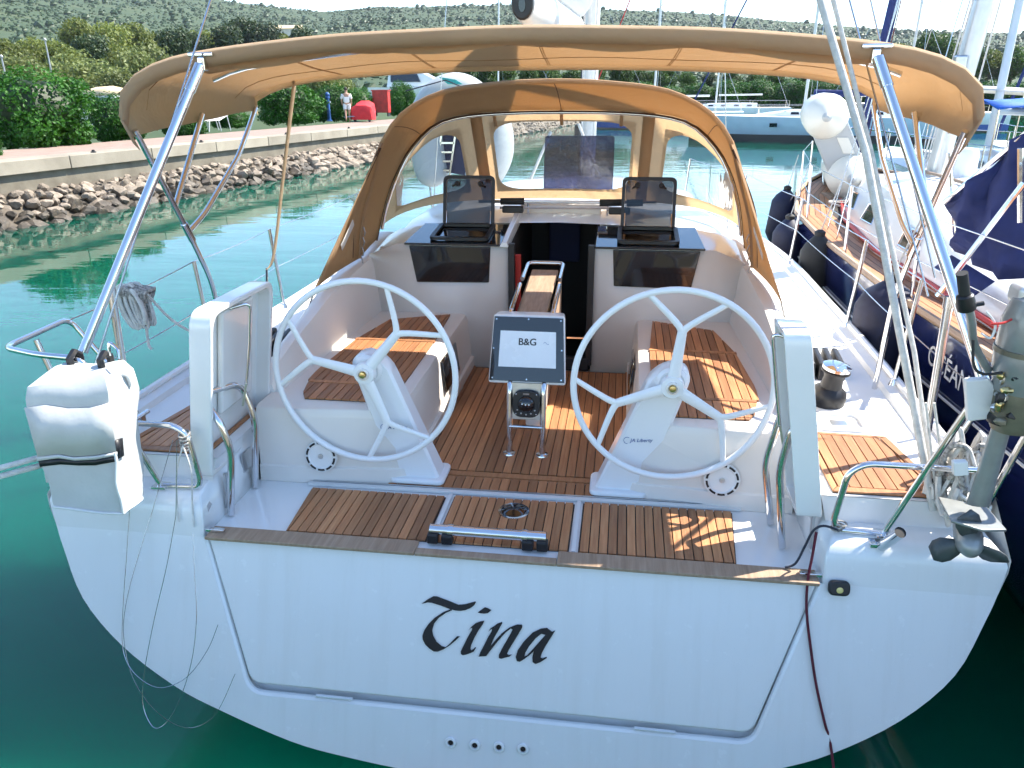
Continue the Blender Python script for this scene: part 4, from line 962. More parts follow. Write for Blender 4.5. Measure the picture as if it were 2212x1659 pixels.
for s in (-1, 1):
    tube('shroud', [(s*1.55, 8.1, 1.3), (s*.25, 8.5, 14)], .005, 'wire', yacht, 6)
    # split backstay with a sheathed lower leg
    a, b = V((s*1.80, 2.98, 1.15)), V((s*.35, 4.2, 6.5))
tube('backstay', [(1.795, 2.99, 1.12), at(1870, 330, Y=3.25), at(1772, 0, Y=3.5), at(1772, 0, Y=3.5)+V((-.34, .3, 2.2))], [.016, .015, .015, .014], 'rope_white', yacht, 10)
tube('backstay', [(1.815, 3.03, 1.13), at(1975, 760, Y=3.2), at(1880, 320, Y=3.5), at(1800, 0, Y=3.6), at(1800, 0, Y=3.6)+V((-.30, .3, 2.2))], .010, 'rope_white', yacht, 8)
tube('topping_lift', [at(2005, 640, X=1.93), at(1835, 0, Y=4.2), at(1835, 0, Y=4.2)+V((-.35, .5, 2))], .0045, 'wire', yacht, 6)
tube('topping_lift', [at(2020, 600, X=1.95), at(1880, 0, Y=4.0), at(1880, 0, Y=4.0)+V((-.35, .5, 2))], .0045, 'wire', yacht, 6)
pa, pb = at(455, 0, Y=3.6), at(262, 610, Y=3.2); tube('backstay', [pb+(pb-pa)*((pb.z-1.17)/(pa.z-pb.z)), pa, pa+(pa-pb)*1.3], .005, 'wire', yacht, 6)
# ================================================================== setting
MB().add([(-400, -60, -.12), (500, -60, -.12), (500, 700, -.12), (-400, 700, -.12)], [(0, 1, 2, 3)]).build('water', 'water', None, smooth=False, kind='structure')
# seabed and pier behind the viewpoint
pier = MB().box((2, -2.6, .62), (60, 4.2, 1.24)).build('pier', 'concrete', None, bevel=.03, kind='structure')
# quay: local frame, t along, n towards the land
Q0 = V((-14.1, 16.9, 0)); QD = V((.152, 1, 0)).normalized(); QN = V((-1, .152, 0)).normalized()
def q(t, nn, z): return Q0+QD*t+QN*nn+V((0, 0, z))
T0, T1 = -40, 75
quay = thing('quay', None, None, (0, 0, 0), kind='structure')
random.seed(2)
tcur = T0; k = 0
while tcur < T1:            # precast coping slabs, each with its own joint
    L = 3.0
    mb = MB().hexa([q(tcur+.012, -.06, .93), q(tcur+L-.012, -.06, .93), q(tcur+L-.012, .75, .93), q(tcur+.012, .75, .93), q(tcur+.012, -.06, 1.252), q(tcur+L-.012, -.06, 1.252), q(tcur+L-.012, .75, 1.252), q(tcur+.012, .75, 1.252)])
    mb.build('coping_slab', 'concrete', quay, bevel=.02); tcur += L
MB().hexa([q(T0, .02, -.5), q(T1, .02, -.5), q(T1, 1, -.5), q(T0, 1, -.5), q(T0, .06, .935), q(T1, .06, .935), q(T1, 1, .935), q(T0, 1, .935)]).build('quay_wall', 'concrete_stained', quay, smooth=False)
MB().hexa([q(T0, .76, .9), q(T1, .76, .9), q(T1, 3.6, .9), q(T0, 3.6, .9), q(T0, .76, 1.246), q(T1, .76, 1.246), q(T1, 3.6, 1.246), q(T0, 3.6, 1.246)]).build('promenade', 'paving', quay, smooth=False)
# bollard-like mooring rings on the coping
for t_, in ((3.0,), (7.5,), (12.5,), (17.5,), (22.0,)):
    c = q(t_, .12, 1.26); MB().lathe([(.07, 0), (.07, .02), (.04, .03), (.04, .06), (.02, .07)], c, (0, 0, 1), 12).build('mooring_ring', 'black_rubber', quay)
# land behind: gentle ground out to the foot of the hills
def hill_h(x, y):
    d = math.hypot(x, y); az = math.degrees(math.atan2(x, y))
    # ridge elevation against bearing, read off the skyline
    pts = [(-60, 8.0), (-45, 7.2), (-38.6, 6.5), (-32.7, 6.1), (-25, 5.5), (-20.4, 5.1), (-16.2, 5.45), (-11.3, 5.6), (-8, 5.6), (-4.9, 5.4), (3.5, 4.95), (9.2, 4.35), (13.9, 3.85), (17.4, 3.55), (23.2, 3.2), (40, 2.8), (60, 2.6)]
    e = pts[0][1]
    for (a, b), (c, f) in zip(pts, pts[1:]):
        if a <= az <= c: e = lerp(b, f, (az-a)/(c-a))
    if az > 60: e = 4
    top = 900*math.tan(R(e)); t = max(0, min(1, (d-230)/670)); h = 1.0+(top-1)*(t**1.15)
    h += (noise.noise(V((x*.008, y*.008, 0)))*9+noise.noise(V((x*.025, y*.025, 3)))*2.6)*t*(1-.75*t)
    return h
rows = []
for j in range(46):
    d = 40+1060*(j/45)**1.3; row = []
    for i in range(110):
        az = R(-75+145*i/109); x, y = math.sin(az)*d, math.cos(az)*d
        z = hill_h(x, y) if d < 900 else hill_h(math.sin(az)*900, math.cos(az)*900)-(d-900)*.15
        row.append((x, y, z))
    rows.append(row)
# keep the harbour basin open: the ground starts behind the quay on the left and at the far shore
def shore(az):  # distance where the land begins along a bearing (deg)
    pts = [(-75, 18), (-50, 21), (-40, 24.5), (-30, 32), (-22, 46), (-17, 62), (-13, 95), (-8, 110), (20, 112), (70, 112)]
    for (a, b), (c, f) in zip(pts, pts[1:]):
        if a <= az <= c: return lerp(b, f, (az-a)/(c-a))
    return 110
rows = []
DS = [0, .02, .05, .1, .16, .23, .30]+[.36+.64*(k/38) for k in range(39)]
for f in DS:
    row = []
    for i in range(130):
        azd = -75+145*i/129; az = R(azd); s0 = shore(azd); d = s0+(1100-s0)*f; x, y = math.sin(az)*d, math.cos(az)*d
        z = (1.0+.25*min(1, f*40)) if d < 230 else hill_h(x, y)
        if d > 900: z = hill_h(math.sin(az)*900, math.cos(az)*900)-(d-900)*.15
        if f == 0: z = -.6
        row.append((x, y, z))
    rows.append(row)
MB().loft(rows, closed=False).build('hillside', 'hill_soil', None, ang=80, kind='structure')
# scrub over the hill as one mass
random.seed(11); mb = MB()
def lowblob(mb, c, r, h, seed):
    o = len(mb.v); n = 6
    for lv, (kr, kh) in enumerate(((.95, .0), (1.0, .4), (.62, .82))):
        for k in range(n):
            a = 2*math.pi*(k+.5*lv)/n+seed; rr = r*kr*(.8+.4*random.random()); mb.v.append(c+V((rr*math.cos(a), rr*math.sin(a), h*(kh+.12*random.random()))))
    mb.v.append(c+V((0, 0, h)))
    for lv in range(2):
        for k in range(n): k2 = (k+1) % n; mb.f.append((o+lv*n+k, o+lv*n+k2, o+lv*n+n+k2, o+lv*n+n+k))
    for k in range(n): mb.f.append((o+2*n+k, o+2*n+(k+1) % n, o+3*n))
cnt = 0
while cnt < 26000:
    az = random.uniform(-46, 34); d = 232+700*random.random()**.9; a = R(az); x, y = math.sin(a)*d, math.cos(a)*d
    dens = .5+.8*noise.noise(V((x*.012, y*.012, 9)))
    if random.random() > dens+.25: cnt += .3; continue
    big = random.random() < .05; r = random.uniform(.6, 1.35)*(2.0 if big else 1)
    dd = min(d, 900); z = hill_h(math.sin(a)*dd, math.cos(a)*dd)-(d-dd)*.15
    lowblob(mb, V((x, y, z-.4)), r, r*(1.15 if not big else 1.5), random.random()*6); cnt += 1
tagp(mb.build('hill_scrub', 'leaf_scrub', None, smooth=False, fix=False), 'grey green scrub covering the far hillside', 'scrub', None, 'stuff')
# ------------------------------------------------------------------ rocks along the quay
rock_bank = thing('rock_bank', None, None, (0, 0, 0), kind='structure')
rmesh = []
for k in range(10):
    random.seed(40+k); bm = bmesh.new(); bmesh.ops.create_icosphere(bm, subdivisions=2, radius=1)
    sx, sy, sz = random.uniform(.9, 1.35), random.uniform(.75, 1.05), random.uniform(.55, .85)
    pl = [(V((random.uniform(-1, 1), random.uniform(-1, 1), random.uniform(-.6, 1))).normalized(), random.uniform(.52, .82)) for _ in range(13)]
    for v in bm.verts:
        for nn, dd in pl:
            e = v.co.dot(nn)-dd
            if e > 0: v.co -= nn*e
        v.co *= 1+.06*noise.noise(v.co*2.3+V((k*7, 0, 0))); v.co = V((v.co.x*sx, v.co.y*sy, v.co.z*sz))
    me = bpy.data.meshes.new('rock'); bm.to_mesh(me); bm.free(); me.materials.append(M['rock']); me.shade_smooth(); me.set_sharp_from_angle(angle=R(16)); rmesh.append(me)
rwet = []
for me in rmesh: w2 = me.copy(); w2.materials.clear(); w2.materials.append(M['rock_wet']); rwet.append(w2)
random.seed(8); nrock = 0
for lay, (n0, z0, sc0) in enumerate(((-1.05, -.16, .27), (-.82, -.02, .27), (-.62, .12, .24), (-.44, .27, .22), (-.27, .40, .20), (-.10, .50, .17))):
    t_ = -4.0+random.random()
    while t_ < 13:
        sc = sc0*random.choice((random.uniform(.55, .9), random.uniform(.8, 1.4))); p = q(t_, n0+random.uniform(-.14, .14), z0+random.uniform(-.06, .06))
        rk = bpy.data.objects.new('rock', random.choice(rwet if (lay <= 1 or (lay == 2 and random.random() < .4)) else rmesh)); COL.objects.link(rk)
        rk.location = p; rk.rotation_euler = (random.uniform(-.4, .4), random.uniform(-.4, .4), random.uniform(0, 6.28)); rk.scale = (sc, sc, sc)
        rk.parent = rock_bank; nrock += 1; t_ += sc*1.5
mb = MB(); random.seed(5)          # the rest of the bank, too far to tell apart
for lay, (n0, z0, sc0) in enumerate(((-1.0, -.12, .27), (-.75, .05, .26), (-.5, .24, .24), (-.2, .44, .2))):
    t_ = 13
    while t_ < T1:
        sc = sc0*random.uniform(.8, 1.3); mb.ell(q(t_, n0+random.uniform(-.12, .12), z0), (sc*1.1, sc, sc*.75), 7, 5, Matrix.Rotation(random.random()*3, 3, 'Z'), .5, 1.5, t_); t_ += sc*1.6
tagp(mb.build('rock_rubble', 'rock', rock_bank, smooth=False), None, None, None, 'stuff')
mb = MB()                            # sloping core under the stones, shelving into the water
mb.add([q(T0, -2.2, -.6), q(T1, -2.2, -.6), q(T1, -1.1, -.24), q(T0, -1.1, -.24), q(T1, .05, .52), q(T0, .05, .52)], [(0, 1, 2, 3), (3, 2, 4, 5)]); mb.build('bank_core', 'rock_wet', rock_bank, smooth=False)
# ------------------------------------------------------------------ foliage
def leafmesh(name, blobs, nleaf, size, mat, seed, lean=.5, shell=.55):
    random.seed(seed); mb = MB(); tot = sum(b[3]*b[3] for b in blobs)
    vs, fs = [], []
    for (x, y, z, r, fl) in blobs:
        for _ in range(int(nleaf*r*r/tot)):
            while True:
                d = V((random.uniform(-1, 1), random.uniform(-1, 1), random.uniform(-1, 1)))
                if .05 < d.length <= 1: break
            rad = shell+(1-shell)*random.random(); dn = d.normalized()
            rr = r*rad*(1+.28*noise.noise(dn*2.4+V((x*3, y*3, z*3+seed))))
            c = V((x, y, z))+V((dn.x*rr, dn.y*rr, dn.z*rr*fl))
            nrm = (dn*lean+V((random.uniform(-1, 1), random.uniform(-1, 1), random.uniform(-.4, 1)))).normalized()
            a, b2 = frame(nrm); an = random.random()*6.28; a, b2 = a*math.cos(an)+b2*math.sin(an), b2*math.cos(an)-a*math.sin(an)
            s_ = size*random.uniform(.6, 1.3); o = len(vs)
            vs += [c-a*s_, c+b2*s_*.55+nrm*s_*.1, c+a*s_, c-b2*s_*.55+nrm*s_*.1]; fs.append((o, o+1, o+2, o+3))
    me = bpy.data.meshes.new(name); me.from_pydata(vs, [], fs); me.update(); me.materials.append(M[mat]); return me
def put(name, me, parent, loc=(0, 0, 0)):
    o = bpy.data.objects.new(name, me); COL.objects.link(o); o.parent = parent; o.location = loc; return o
# dense clipped bushes: two crown shapes with a woody base
bush_crowns = []
for k in range(3):
    random.seed(60+k); bl = [(0, 0, .9, 1.0, .85)]
    for _ in range(9): a = random.random()*6.28; rr = random.uniform(.35, .8); bl.append((math.cos(a)*rr, math.sin(a)*rr, random.uniform(.35, 1.3), random.uniform(.35, .6), .9))
    for _ in range(8): a = random.random()*6.28; bl.append((math.cos(a)*.62, math.sin(a)*.62, .3, .42, .8))
    bush_crowns.append(leafmesh('crown', bl, 15000, .05, 'leaf_bush', 70+k, .9, .72))
stem = MB()
for k in range(5): a = k*1.26; stem.tube([(0, 0, 0), (.2*math.cos(a), .2*math.sin(a), .5), (.45*math.cos(a), .45*math.sin(a), 1.0)], [.05, .035, .015], 6)
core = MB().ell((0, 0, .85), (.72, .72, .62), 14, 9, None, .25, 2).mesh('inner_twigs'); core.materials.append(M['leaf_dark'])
stemM = stem.mesh('stem'); stemM.materials.append(M['bark'])
def bush(label, loc, sx, sy, sz, k, rz=0):
    b = thing('bush', label, 'bush', loc, 'rounded bushes along the promenade'); b.rotation_euler = (0, 0, rz); b.scale = (sx, sy, sz)
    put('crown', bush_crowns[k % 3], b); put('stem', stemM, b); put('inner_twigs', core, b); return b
# (photo x of centre, base y, half width px, top y)
BL = [('large round glossy bush standing nearest on the left of the promenade', 92, 318, 122, 155, 0), ('low edge of a bush cut by the left picture border', -40, 338, 48, 285, 1),
      ('round dark bush half hidden behind the bimini corner, beside the sun lounger', 262, 302, 66, 205, 2), ('low bush directly behind the white sun lounger', 395, 290, 58, 215, 0),
      ('broad bright bush behind the tan bimini strap', 622, 266, 80, 172, 1), ('dark bush behind the blue water pedestal', 722, 260, 46, 185, 2),
      ('leafy pale green bush behind the red covered cart', 780, 252, 40, 192, 0), ('dark bush to the right of the red cabinet', 868, 247, 34, 178, 1), ('small bush between the lounger and the strap', 500, 274, 46, 235, 2)]
for i, (lab, px, py, hw, ty, k) in enumerate(BL):
    p = at(px, py, Z=1.25); dpt = (p-CAM).dot(CW); r = hw/FPX*dpt; h = (py-ty)/FPX*dpt*1.0
    c = p+(p-CAM).normalized()*V((1, 1, 0)).length*0+V(((p-CAM).x, (p-CAM).y, 0)).normalized()*r*.6
    bush(lab, (c.x, c.y, 1.2), r*.92, r*.85, h/1.72, k, i*1.3)
# trees: trunk with limbs and a loose crown
def treemeshes(seed, h, crown, n, size, mat, fl=.7, kind='round'):
    random.seed(seed); tr = MB(); top = h*.55
    tr.tube(spline([(0, 0, -.3), (.08*h*.3, .0, top*.5), (random.uniform(-.1, .1)*h*.3, random.uniform(-.1, .1)*h*.3, top), (0, 0, h*.85)], 4), [.05*h*.6*(1-.8*i/12) for i in range(13)], 7)
    bl = []
    for k in range(14):
        a = random.random()*6.28; t = random.random(); z = lerp(h*.42, h*.9, t); rr = crown*(1-.55*t**1.5)*random.uniform(.25, .8)
        if kind == 'pine': z = lerp(h*.55, h*.92, t)
        e = (math.cos(a)*rr, math.sin(a)*rr, z); bl.append((*e, crown*random.uniform(.28, .5), fl))
        tr.tube([(0, 0, z*.75), (e[0]*.55, e[1]*.55, z*.9), e], [.016*h*.4, .010*h*.4, .004*h*.4], 5)
    tm = tr.mesh('trunk'); tm.materials.append(M['bark']); return tm, leafmesh('crown', bl, n, size, mat, seed+1, .5, .45)
TM = {'pine1': treemeshes(101, 8, 3.4, 7000, .17, 'leaf_pine', .75, 'pine'), 'pine2': treemeshes(102, 7, 3.2, 6000, .18, 'leaf_pine', .8),
      'dark1': treemeshes(103, 7.5, 3.0, 6000, .18, 'leaf_dark', .85), 'green1': treemeshes(104, 6, 2.8, 6500, .15, 'leaf_green', .85), 'green2': treemeshes(105, 6.5, 3.0, 6500, .15, 'leaf_green', .8),
      'reed': treemeshes(106, 3.2, 2.6, 5000, .13, 'leaf_reed', .8)}
def tree(key, label, loc, sc, rz, group, name='tree'):
    t_ = thing(name, label, 'tree', loc, group); t_.rotation_euler = (0, 0, rz); t_.scale = (sc, sc, sc*random.uniform(.92, 1.1))
    put('trunk', TM[key][0], t_); put('crown', TM[key][1], t_); return t_
random.seed(77)
def treerow(lst, group, labelfmt):
    for i, (px, by, ty, key, dist) in enumerate(lst):
        H0 = {'pine1': 8, 'pine2': 7, 'dark1': 7.5, 'green1': 6, 'green2': 6.5, 'reed': 3.2}[key]
        top = at(px, ty, Y=dist); base = 1.2; sc = max(.35, (top.z-base)/(H0*.98)); tree(key, labelfmt(i, px, key), (top.x, top.y, base-.1), sc, random.random()*6.28, group)
KN = {'pine1': 'yellow green umbrella pine', 'pine2': 'yellow green bushy pine', 'dark1': 'dark green cypress like tree', 'green1': 'bright green broadleaf tree', 'green2': 'mid green broadleaf tree', 'reed': 'low pale green shrub tree'}
def ordn(n): return ['first', 'second', 'third', 'fourth', 'fifth', 'sixth', 'seventh', 'eighth', 'ninth', 'tenth', 'eleventh', 'twelfth', 'thirteenth', 'fourteenth', 'fifteenth', 'sixteenth', 'seventeenth', 'eighteenth', 'nineteenth', 'twentieth'][n]
LW = [(-30, 0, 82, 'pine1', 75), (40, 0, 88, 'pine2', 70), (90, 0, 72, 'pine2', 95), (130, 0, 98, 'pine1', 72), (188, 0, 82, 'dark1', 80), (178, 0, 58, 'pine1', 110), (240, 0, 52, 'pine2', 120), (262, 0, 92, 'pine2', 85), (300, 0, 66, 'pine1', 125), (345, 0, 62, 'pine2', 130), (372, 0, 74, 'dark1', 110), (410, 0, 66, 'dark1', 120), (440, 0, 58, 'pine1', 135), (480, 0, 60, 'dark1', 125), (525, 0, 52, 'dark1', 140), (565, 0, 66, 'dark1', 140), (610, 0, 70, 'pine2', 150), (660, 0, 74, 'dark1', 150)]
treerow(LW, 'pine wood on the left', lambda i, px, key: ordn(i)+' from the left of the wood beyond the promenade, '+KN[key])
LR = [(-40, 0, 150, 'reed', 60), (30, 0, 135, 'reed', 62), (70, 0, 140, 'reed', 60), (150, 0, 128, 'reed', 66), (210, 0, 132, 'reed', 62), (250, 0, 150, 'reed', 60), (300, 0, 128, 'reed', 72), (345, 0, 118, 'reed', 78)]
treerow(LR, 'pale shrub trees', lambda i, px, key: ordn(i)+' from the left of the low pale shrub trees below the pine wood')
FC = [(560, 0, 150, 'green1', 75), (640, 0, 158, 'green2', 85), (700, 0, 150, 'reed', 70), (870, 0, 150, 'green2', 90), (930, 0, 146, 'green1', 100), (1000, 0, 140, 'green2', 112), (1050, 0, 138, 'green1', 115), (1095, 0, 142, 'green2', 118), (1140, 0, 140, 'green1', 116), (1185, 0, 138, 'green2', 118), (1235, 0, 142, 'green1', 120), (1290, 0, 144, 'green2', 118), (1340, 0, 140, 'green1', 119), (1390, 0, 146, 'green2', 120), (1440, 0, 144, 'green1', 118)]
treerow(FC, 'trees seen under the bimini', lambda i, px, key: ordn(i)+' from the left of the green trees seen under the front bimini edge')
FR = [(1490, 0, 150, 'green2', 118), (1530, 0, 156, 'dark1', 118), (1580, 0, 150, 'green1', 122), (1630, 0, 158, 'green2', 118), (1680, 0, 152, 'green2', 120), (1730, 0, 156, 'dark1', 120), (1780, 0, 154, 'green1', 118), (1840, 0, 160, 'green2', 120), (1960, 0, 88, 'pine2', 150), (2010, 0, 84, 'green2', 150), (2055, 0, 90, 'pine2', 152), (2100, 0, 94, 'green2', 150), (2150, 0, 92, 'pine2', 150), (2200, 0, 98, 'green1', 150), (2250, 0, 100, 'pine2', 150)]
treerow(FR, 'trees on the far right shore', lambda i, px, key: ordn(i)+' from the left of the trees on the far shore at right')

for i, px in enumerate(range(990, 2260, 55)):
    p = at(px, 232, Z=.2); bush('%s from the left in the dark hedge along the far shore' % ordn(i) if i < 20 else 'dark hedge bush at the far right end of the far shore, %s from the end' % ordn(22-i), (p.x, 112.5+random.uniform(-1, 1), .6), 2.6, 2.2, random.uniform(1.5, 2.1), i, i*.9)['group'] = 'hedge along the far shore'
# ================================================================== the navy yacht alongside to starboard
nav = thing('neighbour_yacht', 'navy blue hulled yacht with teak side decks lying alongside to the right', 'yacht', (4.05, 7, 0))
NC = 3.96
def nhb(y):
    pts = [(2.2, 1.5), (3.6, 1.58), (5.5, 1.66), (7.5, 1.66), (9, 1.60), (10.5, 1.30), (11.6, .92), (12.6, .45), (13.3, .03)]
    for (a, b), (c, d) in zip(pts, pts[1:]):
        if a <= y <= c: return lerp(b, d, (y-a)/(c-a))
    return .03
def nsh(y): return 1.42+.0035*(y-6)**2
rings = []
for y in [2.2, 3.6, 5.5, 7.5, 9, 10.5, 11.6, 12.6, 13.3]:
    hb, zs = nhb(y), nsh(y); h = [(1, zs), (1.0, zs-.12), (.985, zs-.45), (.93, .45), (.80, .12), (.55, -.15), (.2, -.35), (0, -.4)]
    bow = max(0, (y-10)/3.3); rg = [(hb*k*(1-.25*bow*(1-(z+.4)/(zs+.4))), y-(.5*bow*(1-(z+.4)/(zs+.4))), z) for k, z in h]
    rings.append([(NC-x, yy, z) for x, yy, z in rg]+[(NC+x, yy, z) for x, yy, z in rg[:-1]][::-1])
nh = MB().loft(rings, closed=False).build('hull', 'navy_gelcoat', nav, ang=50)
MB().add([(p[0], p[1], p[2]) for p in rings[0]], [tuple(range(len(rings[0])))]).build('transom', 'navy_gelcoat', nav)
# gold-white cove line and lettering on the topside
ys = [2.4+.5*k for k in range(20)]
tube('cove_line', [(NC-nhb(y)*.992-.006, y, nsh(y)-.36) for y in ys], .008, 'mast_white', nh, 5)
o = V((NC-nhb(5.75)-.012, 5.82, nsh(5.8)-.26)); xd = V((0, -1, -.0))
text('hull_name', 'OCÉAN', 'mast_white', nh, V((NC-nhb(4.4)-.012, 4.70, 1.20)), (0, -1, 0), (.0, 0, 1), .17, .001)
# toe rail cap, teak deck boards
for s in (-1, 1): tube('toe_rail', [(NC+s*(nhb(y)-.02), y, nsh(y)+.02) for y in [2.2, 3.6, 5.5, 7.5, 9, 10.5, 11.6, 12.6, 13.25]], .025, 'teak_weathered', nav, 6)
dk = [(NC-nhb(y)+.02, y) for y in (2.3, 3.6, 5.5, 7.5, 9, 10.5, 11.6, 12.6, 13.2)]; dk2 = [(NC+nhb(y)-.02, y) for y in (2.3, 3.6, 5.5, 7.5, 9, 10.5, 11.6, 12.6, 13.2)]
ndk = MB().loft([[(a[0], a[1], nsh(a[1])-.015), (b[0], b[1], nsh(b[1])-.015)] for a, b in zip(dk, dk2)], closed=False).build('deck', 'caulk', nav, smooth=False)
for k in range(6):                       # sprung planks following the deck edge on the near side
    d0, d1 = .045+k*.062, .045+k*.062+.056
    yy = [2.35, 2.6]+[3.0+.5*i for i in range(21)]
    row = []
    for y in yy:
        hb = nhb(y)
        if hb-d1 < .05: break
        row.append([(NC-hb+d0, y, nsh(y)-.006), (NC-hb+d1, y, nsh(y)-.006)])
    MB().loft(row, closed=False).build('deck_plank', 'teak', ndk, smooth=False)
planks([(NC-.62, 10.6), (NC+.9, 10.6), (NC+.35, 12.4), (NC-.25, 12.4)], .06, 1.462, 1.466, ndk, 'teak', zf=lambda x, y: nsh(y)-1.42-.045)
planks([(NC-1.14, 2.36), (NC+1.3, 2.36), (NC+1.3, 3.38), (NC-1.14, 3.38)], .06, 1.462, 1.466, ndk, 'teak', zf=lambda x, y: nsh(y)-1.42-.045)
# cabin trunk
rows = []
for y, xb, xt, zt in ((3.4, 1.30, 1.2, 1.42), (5.2, 1.32, 1.22, 1.46), (5.9, 1.32, 1.2, 1.62), (7.0, 1.32, 1.17, 1.76), (8.6, 1.16, .96, 1.72), (10.0, .86, .6, 1.56), (11.0, .6, .35, 1.36)):
    zt += .2; h = [(xb, 1.4), (xb-.02, 1.5), (lerp(xb, xt, .75), zt-.05), (xt-.04, zt), (xt*.5, zt+.05), (0, zt+.07)]
    rows.append([(NC-x, y, z) for x, z in h]+[(NC+x, y, z) for x, z in h[:-1]][::-1])
ncb = MB().loft(rows, closed=False).build('cabin', 'gelcoat', nav, ang=40)
MB().add(rows[0], [tuple(range(len(rows[0])))]).build('cabin_end', 'gelcoat', nav)
for y0, y1 in ((6.1, 6.5), (7.5, 7.85), (8.5, 8.8)):
    def cs_(y, z): return V((NC-lerp(1.31, 1.235, (z-1.5)/.33)-.006 if y < 7.4 else NC-lerp(1.24, 1.13, (z-1.5)/.33)-.006-(.0 if y < 8 else -.10), y, z))
    wdw = MB().prism([cs_(y0, 1.58), cs_(y1, 1.58), cs_(y1-.03, 1.73), cs_(y0+.06, 1.73)], (.006, 0, 0)).build('portlight', 'black_glass', ncb)
    MB().tube([cs_(y0, 1.58), cs_(y1, 1.58), cs_(y1-.03, 1.73), cs_(y0+.06, 1.73)], .009, 6, True).build('frame', 'steel', wdw)
tube('cabin_stripe', [(NC-1.32, y, 1.455) for y in (3.4, 5, 7)]+[(NC-1.165, 8.6, 1.46), (NC-.87, 10, 1.49)], .022, 'red_paint', ncb, 6)
tube('handrail', spline([(NC-.72, 6.2, 1.89), (NC-.72, 6.4, 2.0), (NC-.72, 8.0, 2.02), (NC-.7, 8.2, 1.94)], 5), .014, 'teak_weathered', ncb, 8)
for x, y, sx, sy in ((NC-.35, 8.3, .4, .4), (NC-.3, 6.9, .45, .45)):
    MB().prism(rrect(V((x, y, 1.96)), V((1, 0, 0)), V((0, 1, 0)), sx, sy, .06), (0, 0, .04)).build('deck_hatch', 'smoked_glass' if y < 7 else 'fender_white', ncb, bevel=.01)
MB().lathe([(.11, 0), (.11, .28), (.09, .32), (.02, .33)], (NC-.45, 7.7, 1.92), (0, 0, 1), 20).build('dorade', 'gelcoat', ncb)
# mast, boom and furled headsail
mb_ = at(2091, 127, Y=8.0); mt_ = at(2127, 0, Y=8.0); dr = (mt_-mb_)
nm = MB().loft([[c+V((.085*math.cos(a), .12*math.sin(a), 0)) for a in [2*math.pi*k/16 for k in range(16)]] for c in (mb_-dr*2.65, mb_+dr*14)]).build('mast', 'aluminium', nav)
for dx in (-.16, -.13, .14): tube('halyard', [mb_-dr*2.4+V((dx, -.05, 0)), mb_+dr*12+V((dx*.3, 0, 0))], .008, 'rope_white', nm, 5)
MB().box(mb_+V((-.1, -.1, -.12)), (.1, .08, .3)).build('winch_bank', 'steel_dull', nm, bevel=.02)
tube('furled_headsail', [V((NC, 12.9, 1.4)), V((NC, 12.6, 2.2)), V((NC-.05, 9.3, 12.0))], [.03, .075, .05], 'navy_canvas', nav, 12)
# navy spray hood folded up on its frame
A1, A2, A3, A4 = at(2040, 440, Y=5.3), at(2320, 205, Y=4.7), at(2290, 590, Y=4.5), at(2150, 600, Y=4.7); A0 = at(2076, 545, Y=5.2)
rows = []
for i in range(9):
    t = i/8; top = A1.lerp(A2, t); bot = A0.lerp(A4, min(1, t*1.6)) if t < .62 else A4.lerp(A3+V((.35, -.1, 0)), (t-.62)/.38)
    rows.append([top.lerp(bot, j/8)+V((.035*math.sin(i*2.1+j*.7), .05*math.sin(j*1.1+i*1.7), 0))-V((0, 0, .05*math.sin(math.pi*j/8)*math.sin(math.pi*t))) for j in range(9)])
nhd = MB().loft(rows, closed=False).build('navy_hood', 'navy_canvas', nav, solid=.015, ang=60)
tube('hood_bow', [A1+V((0, 0, .01)), A2+V((0, 0, .01))], .018, 'steel', nhd, 8)
MB().loft([[A0+V((-.05, 0, -.02)), A0+V((-.10, .1, -.12))], [A4+V((0, 0, -.02)), A4+V((-.08, .1, -.16))]], closed=False).build('hood_skirt', 'navy_canvas', nhd, solid=.01)
tube('hood_frame', [at(2050, 330, Y=5.4), at(2062, 540, Y=5.4)], .016, 'steel', nhd, 8)
tube('hood_frame', [at(2205, 320, Y=4.7), at(2205, 480, Y=4.7)], .018, 'steel', nhd, 8)
tube('cockpit_frame', [at(2025, 640, Y=4.5), at(2212, 395, Y=4.4)], .016, 'steel', nav, 8)
# pulpit, stanchions and guard wires on the near side
ptop = []
for y in (3.9, 5.2, 6.8, 8.5, 10.0, 11.3):
    b = V((NC-nhb(y)+.05, y, nsh(y))); t = b+V((-.02, 0, .58)); ptop.append(t); tube('stanchion', [b, t], .012, 'steel', nav, 8)
for dz in (0, -.28): tube('guard_wire', [p+V((0, 0, dz)) for p in ptop], .004, 'wire', nav, 5)
tube('pulpit', fillet([(NC-.75, 11.4, 1.5), (NC-.8, 11.6, 2.1), (NC-.1, 13.3, 2.18), (NC+.1, 13.3, 2.18), (NC+.8, 11.6, 2.1), (NC+.75, 11.4, 1.5)], .15), .014, 'steel', nav, 8)
tube('pulpit', [(NC-.4, 12.4, 1.5), (NC-.42, 12.5, 2.13)], .014, 'steel', nav, 8)
tube('shroud', [(NC-1.5, 7.6, 1.25), (NC-.2, 8.2, 12)], .006, 'wire', nav, 5); tube('shroud', [(NC-1.48, 8.1, 1.25), (NC-.3, 8.3, 8)], .005, 'wire', nav, 5)
tube('forestay_line', [(NC-.6, 10.4, 1.3), (NC-.4, 9, 9)], .006, 'rope_red', nav, 5)
for k in range(3): MB().tube(spline([(NC-1.0+.12*k, 9.3+.3*k, 1.50), (NC-.8, 9.6+.2*k, 1.51), (NC-.9+.1*k, 9.9, 1.50), (NC-1.1, 9.6, 1.51)], 5, True), .012, 6).build('deck_rope', 'rope_grey', nav)
